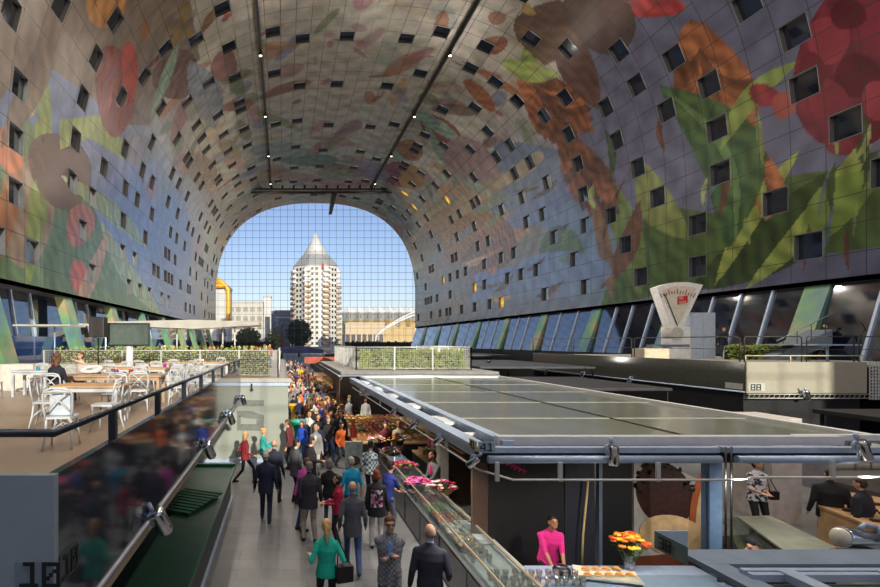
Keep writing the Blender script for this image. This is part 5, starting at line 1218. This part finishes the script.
def flw():
    nt = FLW.node_tree; b = nt.nodes['Principled BSDF']; tc = nt.nodes.new('ShaderNodeTexCoord'); v = nt.nodes.new('ShaderNodeTexVoronoi'); v.inputs['Scale'].default_value = 16; cr = nt.nodes.new('ShaderNodeValToRGB'); cr.color_ramp.interpolation='CONSTANT'
    e = cr.color_ramp.elements; e[0].color = lin((40,40,50))+(1,); e[1].position=.4; e[1].color = lin((196,110,150))+(1,)
    for p,c in ((.6,(206,196,196)),(.8,(70,80,110))): q = e.new(p); q.color = lin(c)+(1,)
    nt.links.new(tc.outputs['Object'], v.inputs['Vector']); nt.links.new(v.outputs['Color'], cr.inputs[0]); nt.links.new(cr.outputs[0], b.inputs['Base Color']); b.inputs['Roughness'].default_value=.85
flw()
PBW = bpy.data.materials.new('blouse_print'); PBW.use_nodes = True
def pbw():
    nt = PBW.node_tree; b = nt.nodes['Principled BSDF']; tc = nt.nodes.new('ShaderNodeTexCoord'); v = nt.nodes.new('ShaderNodeTexNoise'); v.inputs['Scale'].default_value = 14; cr = nt.nodes.new('ShaderNodeValToRGB'); e = cr.color_ramp.elements; e[0].position=.42; e[0].color=lin((60,62,80))+(1,); e[1].position=.5; e[1].color=lin((226,224,226))+(1,)
    nt.links.new(tc.outputs['Object'], v.inputs['Vector']); nt.links.new(v.outputs[0], cr.inputs[0]); nt.links.new(cr.outputs[0], b.inputs['Base Color']); b.inputs['Roughness'].default_value=.85
pbw()
person('man with glasses in a grey check blazer and blue shirt, arms crossed, facing the viewer', gx(391,7.7),7.8,0,A(168),1.80,CH,BLK,hair='brown',jacket=True,vneck=True,shirt=(110,150,214),bulk=1.05,vox=.0125,lh=(.05,.22,.24),rh=(-.06,.25,.30),yaw=12,eyes=True,specs=True,loose=1.1)
person('balding man in a dark navy suit at the lower right end of the aisle', gx(431,7.35),7.4,0,A(-14),1.80,(44,46,60),(40,42,52),hair='grey',style='bald',jacket=True,bulk=1.08,vox=.0125,shirt=(150,180,226),vneck=True,yaw=14,loose=1.12,rh=(.26,.14,-.0))
person('white haired man in a bright turquoise polo shirt seen from behind', gx(352,12.0),12.1,0,A(12),1.72,(30,160,206),(60,66,80),hair='white',short=True,bulk=1.05)
person('man in a blue and white plaid shirt before the flower counter', gx(371,13.8),13.9,0,A(-30),1.76,PL,(50,54,70),hair='dark',pitch=-15,rh=(.12,.3,.1))
t,M,T,h = person('auburn haired woman in a black jacket with a flower print back and light trousers', gx(376.5,10.9),10.9,0,A(-6),1.72,BLK,(186,182,182),hair='auburn',style='bob',fem=True,bulk=1.08,loose=1.15,jacket=True,rh=(.27,.08,-.14))
g = MB(); rows=[]
for z,w_,d_ in ((.02,.13,-.150),(.12,.13,-.137),(.22,.13,-.139),(.32,.13,-.146),(.40,.12,-.136)): rows.append([T @ Vector((w_*q, d_*math.sqrt(max(0,1-(q*w_/.2)**2)), z)) for q in (-1,-.5,0,.5,1)])
for a,b in zip(rows[:-1],rows[1:]):
    for i in range(4): g.add([a[i],a[i+1],b[i+1],b[i]],[(0,1,2,3)],0,True)
g.build('back_print', FLW, t)
person('dark haired young man in a royal blue polo leaning on the counter', gx(388.5,11.5),11.6,0,A(-58),1.74,(44,58,140),(120,126,140),hair='dark',short=True,lean=8,pitch=-18,lh=(-.1,.4,.1),rh=(.08,.42,.12))
person('seller in a grey jumper and pink scarf behind the flower counter', gx(437,12.6),12.7,0,A(110),1.76,(96,100,104),BLK,hair='black',style='short',skin=SK2,pitch=-25,lean=6,lh=(-.1,.38,.06),rh=(.08,.36,.06),vneck=True,shirt=(206,40,110),eyes=True)
person('man in a pink polo shirt working behind the tumbler counter of stall 41', gx(551,8.4),8.5,0,A(176),1.64,(220,40,130),BLK,hair='black',short=True,skin=SK2,pitch=-30,lean=14,lh=(-.12,.36,.02),rh=(.08,.38,.02),bulk=1.05,vox=.0125,eyes=True)
person('worker in a black cap bending behind the low display case', gx(739,7.5),7.6,0,A(190),1.70,(30,30,34),BLK,hair=(24,24,26),style='cap',lean=22,pitch=-20,vox=.016)
t,M,T,h = person('woman in a white and dark patterned blouse standing in the cross street', gx(757,11.5),11.5,0,A(170),1.84,PBW,BLK,hair='dark',style='bob',fem=True,loose=1.1,bulk=1.08,lh=(-.05,.26,.1),rh=(.1,.28,.12),short=True)
bag('small black bag at the side of the woman in the patterned blouse', M, (-.28,.05,1.05), (.2,.1,.2), strap=(-.17,0,1.42))
person('person in black with a dark blue bag by the bread counter, outer one', gx(868,10),10.1,0,A(20),1.74,(34,36,48),BLK,hair='dark',jacket=True,bulk=1.2,vox=.02)
person('person in a black coat by the bread counter, inner one', gx(846,10.4),10.7,0,A(-30),1.78,BLK,BLK,hair='black',jacket=True,bulk=1.25,vox=.02)
# mid distance
person('person in a white top and grey cardigan facing down the aisle', gx(316,16.9),17.0,0,A(170),1.70,(150,148,146),(190,188,184),hair='blonde',style='bob',fem=True,jacket=True,vneck=True,vox=.018)
t,M,T,h = person('woman in a patterned dress with a dark bag across her body', gx(331,20.4),20.5,0,A(175),1.68,(110,96,90),(60,56,60),hair='brown',style='long',fem=True,vox=.018)
bag('dark cross body bag of the woman in the aisle centre', M, (-.2,.12,1.0), strap=(.15,0,1.42))
person('man in a black jacket over a pale shirt and light jeans, facing the viewer', gx(340.5,19.8),19.8,0,A(178),1.80,(40,42,46),(70,104,150),hair='dark',jacket=True,vneck=True,vox=.018,lf=(-.1,.15,.08),rf=(.1,-.1,.1))
person('woman with ginger hair in a red jacket near the coffee bag board', gx(354,19.0),19.2,0,A(60),1.55,(150,50,44),(50,44,50),hair='red',style='long',fem=True,jacket=True,vox=.018)
person('grey clothed seller seen from behind at the back of stall 41', gx(388,17.6),17.7,0,A(-20),1.72,(120,122,124),BLK,hair='grey',style='short',vox=.02) if False else None
# --- seated on the terrace
def seated(label, x, y, rz, h, top, legs, zf=ZD, seat=.48, **kw):
    kw.setdefault('lh',(-.16,.32,.12)); kw.setdefault('rh',(.16,.34,.12))
    return person(label, x, y, zf, rz, h, top, legs, hip=seat+.09, lf=(-.11,.42,.08), rf=(.11,.40,.08), kneep=(0,.4,1), **kw)
x,y = DP(54,415); seated('seated woman with long curly brown hair in dark clothes, seen from behind', x, y+.12, .0, 1.70, (34,36,50),(26,26,32),hair='brown',style='curly',fem=True,vox=.0135)
seated('seated woman with short brown hair and glasses across the long oak table', -5.55, 13.75, A(165), 1.66, (206,186,172),(60,60,70),hair='brown',style='bob',fem=True,rh=(.02,.24,.56),eyes=True,specs=True,yaw=-15)
bags = tag(MB().bbox(-.16,.16,-.08,.08,0,.34,.05).build('shopping_bag', pm('bag_pale',(196,204,212),.7)), 'pale plastic bag standing on the empty front chair','bag'); bags.location=(DP(62,447)[0],DP(62,447)[1]+.0,ZD+.476)
person('person in a dark jacket beside the pale cabinet on the right terrace', gx(724,28.5),28.5,3.6,A(150),1.74,(34,36,50),(60,60,66),hair='auburn',jacket=True,vox=.02,style='short',lh=(-.05,.3,.2))
person('person in a black coat and cap looking at a phone on the right terrace', gx(812,26),25.3,3.72,A(60),1.72,(30,30,34),(40,40,44),hair=(30,30,34),style='cap',jacket=True,vox=.02,pitch=-30,lh=(-.05,.32,.28),rh=(.06,.32,.28))

# --- crowd: a few figure meshes, each person its own object
VAR = []
for kw, fem_, st_ in (
  (dict(),0,'short'), (dict(lf=(-.1,.2,.1),rf=(.1,-.22,.12),hip=.90,lh=(-.24,-.1,-.05),rh=(.24,.2,0)),0,'short'),
  (dict(jacket=True,lh=(-.1,.3,.2)),0,'short'), (dict(jacket=True,lf=(-.1,-.2,.12),rf=(.1,.2,.1),hip=.90),0,'short'),
  (dict(fem=True),1,'long'), (dict(fem=True,lf=(-.1,.18,.1),rf=(.1,-.2,.12),hip=.90),1,'long'), (dict(fem=True,jacket=True,rh=(.05,.3,.25)),1,'bob'), (dict(fem=True,lh=(-.05,.3,.1),rh=(.05,.3,.1)),1,'bun')):
    P,T,HM,_ = fig(loose=1.1, **kw); VAR.append((body_mesh(P,.028), remesh(prim_mesh(hair_prims(HM,st_)),.022,'hair',1), fem_, st_))
SV = []
for kw, st_ in ((dict(),'short'),(dict(fem=True),'long'),(dict(jacket=True),'short')):
    P,T,HM,_ = fig(hip=.57,lf=(-.11,.42,.08),rf=(.11,.4,.08),kneep=(0,.4,1),lh=(-.16,.32,.12),rh=(.16,.34,.12),**kw); SV.append((body_mesh(P,.03), remesh(prim_mesh(hair_prims(HM,st_)),.022,'hair',1), 1 if st_=='long' else 0, st_))
TOPC = [('black',(34,33,36)),('white',(228,226,222)),('red',(186,40,40)),('navy',(36,42,76)),('grey',(130,130,132)),('royal blue',(40,80,190)),('beige',(196,176,146)),('brown',(110,76,56)),('pink',(220,120,150)),('yellow',(236,190,40)),('sky blue',(90,150,210)),('olive',(96,98,62)),('orange',(226,110,50)),('teal',(40,140,140)),('wine red',(110,34,46)),('cream',(226,214,186))]
LEGC = [('black',(30,30,34)),('jeans',(56,78,118)),('beige',(176,160,136)),('grey',(104,104,110)),('brown',(92,66,50))]
HC = ['black','dark','brown','auburn','blonde','grey','white','red']
used = set(); cr = random.Random(77)
def crowd_person(x, y, z0, where, grp, pool=VAR, rz=None, pose='walking'):
    for _ in range(200):
        v = cr.choice(pool); t_ = cr.choices(TOPC, weights=[7,6,3,4,4,2,4,3,2,1,2,2,2,1,2,3])[0]; l_ = cr.choice(LEGC); h_ = cr.choice(HC)
        key = (v[3] if pool is VAR else v[3], t_[0], l_[0], h_, where)
        if key not in used: break
    used.add(key); hn = {'short':'short','long':'long','bob':'bobbed','bun':'tied up'}[v[3]]; hw = {}.get(h_, h_)
    t = thing('person', 'person, %s %s hair, %s top, %s, %s' % (hn, hw, t_[0], l_[0]+('' if l_[0]=='jeans' else ' trousers'), where), 'person', (x,y,z0), cr.uniform(-.6,.6)+(PI if cr.random()<.5 else 0) if rz is None else rz, grp)
    s = cr.uniform(.93,1.04)*(.95 if v[2] else 1.0); t.scale = (s,s,s)
    b = link('body', v[0], t); put_mats(b, [SK if cr.random()<.85 else SK2, cloth(t_[1]), cloth(l_[1]), M_black, SHIRTW])
    hh = link('hair', v[1], t)
    if not len(v[1].materials): v[1].materials.append(None)
    hh.material_slots[0].link = 'OBJECT'; hh.material_slots[0].material = hairm(h_)
    return t
zones = [((17.6,20.5),9,.5,2.2,'by the teal bar table'),((20.5,26),30,1.15,2.5,'between both bar tables'),((26,34),38,.4,2.7,'past the yellow bar table'),((34,48),40,.3,2.8,'mid aisle'),((48,80),34,.2,3.0,'far aisle end')]
pts = []
for (ya,yb),n,xa,xb,wh in zones:
    c = 0; tries = 0
    while c < n and tries < 4000:
        tries += 1; y = cr.uniform(ya,yb); x = cr.uniform(xa,xb)
        if all((x-a)**2+(y-b)**2 > .40**2 for a,b in pts) and (x-.68)**2+(y-21.5)**2 > .75**2 and (x-.62)**2+(y-27)**2 > .75**2: pts.append((x,y)); c += 1; crowd_person(x,y,0,wh,'people strolling, '+wh)
for i in range(12): crowd_person(cr.uniform(3.0,5.4)*0+5.9+.0*i, 18.5+.0, 0, '', '') if False else None
for i,(x,y) in enumerate(((4.2,25.4),(5.0,25.7),(3.4,25.6),(6.6,17.6),(4.1,17.7),(3.3,25.0),(5.6,35.0),(4.4,35.2),(3.6,17.5),(5.4,17.6))): crowd_person(x,y,0,'among the goods counters','people among the goods counters')
# seated guests on the far terrace
for i in range(22):
    y = cr.uniform(27,38); px = cr.uniform(160,272); x = gx(px,y)
    t = crowd_person(x,y,ZD+.0,'seated %s'%('under the canopy' if px<230 else 'behind terrace hedge'),'guests seated on the far terrace', pool=SV, rz=cr.uniform(0,6.28))
    c = dup(chair0); c.location=(x,y,ZD); c.rotation_euler=(0,0,t.rotation_euler[2]); c['label']='white chair of a guest seated behind the terrace hedge'; c['group']='white chairs behind the terrace hedge'
GB = [('grey',(120,120,118))]
# ================================================================== OUTSIDE
struct(MB().box(-160,260,110,600,-.4,-.05).build('ground', pm('paving_outside',(150,146,138),.8,var=.1,scale=.2)))
M_tw1 = pm('tower_concrete',(214,210,200),.7,var=.06,scale=.1); M_win = pm('dark_glazing',(54,62,74),.2,var=.4,scale=1.5); M_balc = pm('balcony_beige',(176,150,122),.7,var=.15,scale=.3); M_zinc = pm('zinc_roof',(166,168,164),.45,metal=.2,var=.08,scale=.5)
TY=260.0; k=TY/FP
tw = thing('tower', 'tall octagonal apartment tower with pointed grey spire', 'building', ((315.5-VX)*k, TY, 0))
R=12.2; H=(VY-268)*k+EYE
def octo(R,z,a0=PI/8): return [(R*math.cos(a0+i*PI/4), R*math.sin(a0+i*PI/4), z) for i in range(8)]
MB().loft([octo(R,0),octo(R,H)],smooth=False).build('wall', M_tw1, tw)
MB().loft([octo(R+.3,H),octo(R*.86,H+2.6),octo(R*.62,H+6.0)],smooth=False).build('shoulder_roof', M_zinc, tw)
MB().loft([octo(R*.60,H+5.8),octo(R*.27,H+12.5),octo(.2,(VY-232)*k+EYE)]).build('spire', pm('spire_grey',(196,198,196),.5,var=.08,scale=.4), tw)
nf = 15; fh = (H-3)/nf
for f in range(nf):
    z = 2.5+f*fh; g = MB()
    for i in range(8):
        a = i*PI/4; c = math.cos(a)*R*.925, math.sin(a)*R*.925
        if math.sin(a) > .3: continue
        for j in range(-2,3):
            if j in (-2,2) : continue
            cx, cy = c[0]-math.sin(a)*j*2.3, c[1]+math.cos(a)*j*2.3
            g.cbox((cx,cy,z+.5*fh),(.5,1.1,fh*.5), rz=a)
    g.build('window_row', M_win, tw)
    g = MB()
    for i in range(8):
        a = PI/8+i*PI/4
        if math.sin(a) > .5: continue
        c = math.cos(a)*R*1.0, math.sin(a)*R*1.0
        g.cbox((c[0],c[1],z+.2*fh),(2.6,3.4,fh*.42), rz=a)
    g.build('balcony', M_balc if f < 12 else M_white, tw)
MB().cbox((3.0,-R-.2,H-.8),(.9,.6,2.6)).build('red_panel', pm('tower_red',(206,60,50),.6), tw)
for q in (-5.6,1.6): MB().cbox((q,-R*.93,H/2),(1.0,.7,H-3)).build('white_pier', M_white, tw)

def block(name,label,cat,px0,px1,ptop,Y,dep,rgb,rows,colsn,zb=0,winc=None):
    k=Y/FP; x0=(px0-VX)*k; x1=(px1-VX)*k; H=(VY-ptop)*k+EYE
    t = thing(name,label,cat,(x0,Y,0)); w=x1-x0
    MB().box(0,w,0,dep,zb,H).build('wall', pm('bw_%d_%d_%d'%rgb,rgb,.7,var=.05,scale=.1), t)
    MB().box(-.3,w+.3,-.3,dep,H,H+.6).build('roof', M_conc, t)
    for i in range(rows):
        z0 = zb+2+(H-2.5-zb)*i/rows; g = MB(); dz=(H-3-zb)/rows
        for j in range(colsn): g.box(w*(j+.15)/colsn,w*(j+.85)/colsn,-.12,.1,z0+dz*.15,z0+dz*.65)
        g.build('window_row', winc or M_win, t)
    return t
block('apartment_block','white apartment block with long balcony rows left of the tower','building',228,270,303,200,14,(196,192,184),5,6,winc=pm('beige_glazing',(150,138,120),.4,var=.3,scale=.5))
block('stair_tower','tall white stair tower at the end of the apartment block','building',264,271,297,198,6,(204,202,198),1,1)
block('office_building','dark blue grey office building behind the stair tower','building',270,296,311,330,20,(84,100,128),7,10)
block('office_building','dark low building behind the dark tree','building',276,300,318,300,20,(70,88,116),4,8)
lb = block('library','white striped library wall with yellow pipes','building',206,227.5,287,165,14,(200,200,196),5,1,winc=pm('grey_strip',(186,190,190),.5))
k=165/FP; YP = pm('yellow_pipe',(250,176,10),.35)
def lp(px,py): return ((px-VX)*k-(206-VX)*k, -1.0, (VY-py)*k+EYE)
MB().path([lp(216,279),lp(221,282),lp(226,286),lp(228.5,290),lp(228.8,300),lp(228.5,318),lp(230.5,321.5)],.72,10).build('pipe', YP, lb); MB().path([lp(210,286),lp(220,286.5),lp(227,286)],.65,10).build('pipe', YP, lb); MB().path([lp(214,278),lp(219,284)],.5,8).build('pipe', YP, lb)
# zigzag roofed houses
k=210/FP
M_ch = pm('cube_house_yellow',(190,166,120),.7,var=.1,scale=.2)
for i in range(8):
    px = 348+i*10.2; x = (px-VX)*k; zt=(VY-305.5)*k+EYE
    t = thing('cube_house','tilted cube shaped house with white peaked top, %s in the row right of the tower'%['first','second','third','fourth','fifth','sixth','seventh','last'][i],'house',(x,210,0),0,'row of tilted cube houses')
    s=2.15
    def ringz(R,z,a0): return [(R*math.cos(j*PI/2),R*math.sin(j*PI/2),z) for j in range(4)]
    MB().loft([ringz(.9,zt-8.5,0),ringz(s*1.1,zt-6.0,0)],smooth=False).build('yellow_wall', M_ch, t)
    MB().loft([ringz(s*1.1,zt-6.0,0),ringz(s*1.3,zt-3.0,0)],smooth=False).build('grey_wall', M_zinc, t)
    MB().loft([ringz(s*1.35,zt-3.0,0),ringz(.1,zt,0)],smooth=False).build('white_peak', M_white, t)
    MB().cbox((0,-1.9,zt-4.6),(1.6,.3,1.3)).build('window_panel', M_win, t)
    MB().box(-2.1,2.1,.5,3,0,zt-6.2).build('base', M_ch, t)
block('brick_building','long low building with red brown roof behind the cube houses','building',372,416,310,260,12,(150,80,60),1,8)
block('shop_building','beige low shop building under the cube houses','building',345,384,324,190,6,(196,176,146),1,7)
# station arches
k=150/FP
ar = thing('station_arch','white curved steel arches of a station roof at the right of the far glazing','station roof',(0,150,0))
for off,w_ in ((0,.28),(4,.28)):
    pts=[]
    for i in range(15):
        t_=i/14; px=376+ (470-376)*t_; py=336-(336-304+off)*math.sin(PI*min(t_*.5+.0,.5)*1.0)**.8*1.0
        pts.append(((px-VX)*k,off*.3,(VY-py)*k+EYE))
    pts.insert(0,(pts[0][0]-.6,pts[0][1],-.05))
    MB().path(pts,w_,8).build('arch_rib', M_white, ar)
g = MB()
for i in range(1,14):
    t_=i/14; px=376+(470-376)*t_
    a=((px-VX)*k,0,(VY-(336-32*math.sin(PI*t_*.5)**.8))*k+EYE); b=((px-VX)*k,1.2,(VY-(336-36*math.sin(PI*t_*.5)**.8))*k+EYE-.0); g.tube(a,(a[0]+1.2,1.2,a[2]-1.4),.1,n=5)
g.build('arch_brace', M_white, ar)
# trees
def tree(label, px, py0, py1, wpx, Y, rgb, shape='round', n=1500):
    k=Y/FP; H=(VY-py0)*k+EYE; R=wpx*k/2; t = thing('tree',label,'tree',((px-VX)*k,Y,0)); r=random.Random(int(px))
    MB().path([(0,0,0),(.1,0,H*.3),(0,.1,H*.6)],[.35,.28,.15],8).build('trunk', pm('bark',(80,64,50),.8), t)
    g=MB(); zc=H*.62; rz=H*.38
    for i in range(n):
        v=Vector((r.gauss(0,1),r.gauss(0,1),r.gauss(0,1))).normalized()*(r.random()**.4)
        if shape=='cone': hh=r.random(); v=Vector((v.x*(1-hh),v.y*(1-hh),hh*2-1))
        c=Vector((v.x*R,v.y*R,zc+v.z*rz)); s=R*.13; u=Vector((r.uniform(-1,1),r.uniform(-1,1),r.uniform(-1,1))).normalized()*s; w=u.orthogonal().normalized()*s*.7
        g.add([c-u,c+w,c+u,c-w],[(0,1,2,3)])
    g.build('foliage', pm('leaf_%d_%d_%d'%rgb,rgb,.7,var=.35,scale=.6), t)
tree('dark green round tree left of the tower base',299,319,341,25,150,(44,62,44))
tree('yellow green tree beside the stair tower',274,327,341,14,150,(140,134,60),n=700)
tree('low green bushy tree below the apartment block',248,327,341,26,150,(96,104,56),n=900)
tree('brown cone shaped tree left of the dark tree',281.5,325,341,11,140,(150,104,76),'cone',900)
tree('small dark tree in front of the library wall',222,318,340,9,140,(84,84,60),n=500)
# street things
def car(name,label,px,Y,l,w,h,rgb):
    k=Y/FP; t=thing(name,label,'vehicle',((px-VX)*k,Y,0))
    if name=='bus': MB().bbox(-l/2,l/2,0,w,.4,h,.2).build('body',pm('v_%d_%d_%d'%rgb,rgb,.3),t); MB().box(-l/2+.4,l/2-.4,-.02,.1,h*.5,h*.82).build('window_strip',M_win,t)
    else:
        MB().prism([(-l/2,0,.3),(l/2,0,.3),(l/2,0,.85),(l*.32,0,.95),(l*.18,0,h),(-l*.25,0,h),(-l*.42,0,.95),(-l/2,0,.85)],(0,w,0)).build('body',pm('v_%d_%d_%d'%rgb,rgb,.3),t)
        MB().prism([(l*.28,-.02,.98),(l*.16,-.02,h-.08),(-l*.23,-.02,h-.08),(-l*.38,-.02,.98)],(0,.03,0)).build('side_glass',M_win,t)
    for x in (-l*.32,l*.32): MB().tube((x,-.03,.33),(x,.2,.33),.33,n=14).build('wheel',M_black,t)
car('bus','white bus with red mark in the street right of the tower',364,135,9,2.5,3.4,(226,222,216))
car('van','grey blue van in the street near the station arch',398,130,5.5,2,2.4,(130,150,176))
car('car','dark parked car below the tower',330,125,4.3,1.8,1.5,(40,44,54)); car('car','silver parked car right of the bus',384,128,4.3,1.8,1.5,(170,172,176))
# a band of dark planting and stall roofs at street level
hedge('dark planting strip along the street outside the far glazing', 14, 40, 112, 114, -.05, 4.6, 900, mat=pm('dark_leaf',(40,50,34),.8,var=.3), lf=.5)
hedge('dark shrubs outside the far glazing on the left', -22, -2, 112, 114, -.05, 4.7, 900, mat=pm('dark_leaf',(0,0,0)), lf=.5)
lpst = thing('street_lamp','grey street lamp post right of the tower','street lamp',((345-VX)*130/FP,130,0))
MB().tube((0,0,0),(0,0,9.5),.12,.08).build('pole',M_steel,lpst); MB().cbox((.2,0,9.6),(1.0,.3,.2)).build('lamp_head',M_steel,lpst)
# ================================================================== CAMERA, SKY, SUN
cam = bpy.data.cameras.new('camera'); co = bpy.data.objects.new('camera', cam); COL.objects.link(co)
co.location = (0, 0, EYE); co.rotation_euler = (PI/2, 0, 0)
cam.sensor_width = 36; cam.lens = 36*FP/880; cam.shift_x = (440-VX)/880; cam.shift_y = (VY-293.5)/880; cam.clip_end = 2000
SC.camera = co
w = bpy.data.worlds.new('sky'); SC.world = w; w.use_nodes = True; nt = w.node_tree; L = nt.links.new
bg = nt.nodes['Background']
sk = nt.nodes.new('ShaderNodeTexSky'); sk.sky_type = 'NISHITA'; sk.sun_disc = False; sk.sun_elevation = math.radians(18); sk.sun_rotation = math.radians(171)
sk.air_density = 1.0; sk.dust_density = 0.6; sk.ozone_density = 1.6
tn = nt.nodes.new('ShaderNodeMix'); tn.data_type = 'RGBA'; tn.blend_type = 'MULTIPLY'; tn.inputs[0].default_value = 1.0; tn.inputs[7].default_value = (1.02,.86,.93,1); L(sk.outputs[0], tn.inputs[6]); L(tn.outputs[2], bg.inputs[0]); bg.inputs[1].default_value = SKY_STR
sl = bpy.data.lights.new('sun', 'SUN'); sl.energy = SUN_STR; sl.angle = math.radians(0.6); sl.color = (1.0, 0.86, 0.68)
so = bpy.data.objects.new('sun', sl); COL.objects.link(so)
so.rotation_euler = Vector((-0.19, 1.0, -0.305)).to_track_quat('-Z', 'Y').to_euler()
SC.view_settings.view_transform = 'Standard'; SC.view_settings.look = 'None'; SC.view_settings.gamma = 1; SC.view_settings.use_curve_mapping = False
SC.view_settings.exposure = EXPO
SC.cycles.max_bounces = 8; SC.cycles.diffuse_bounces = 4; SC.cycles.glossy_bounces = 4; SC.cycles.transparent_max_bounces = 12
SC.cycles.use_denoising = True; SC.cycles.sample_clamp_indirect = 8
SC.cycles.caustics_reflective = False; SC.cycles.caustics_refractive = False
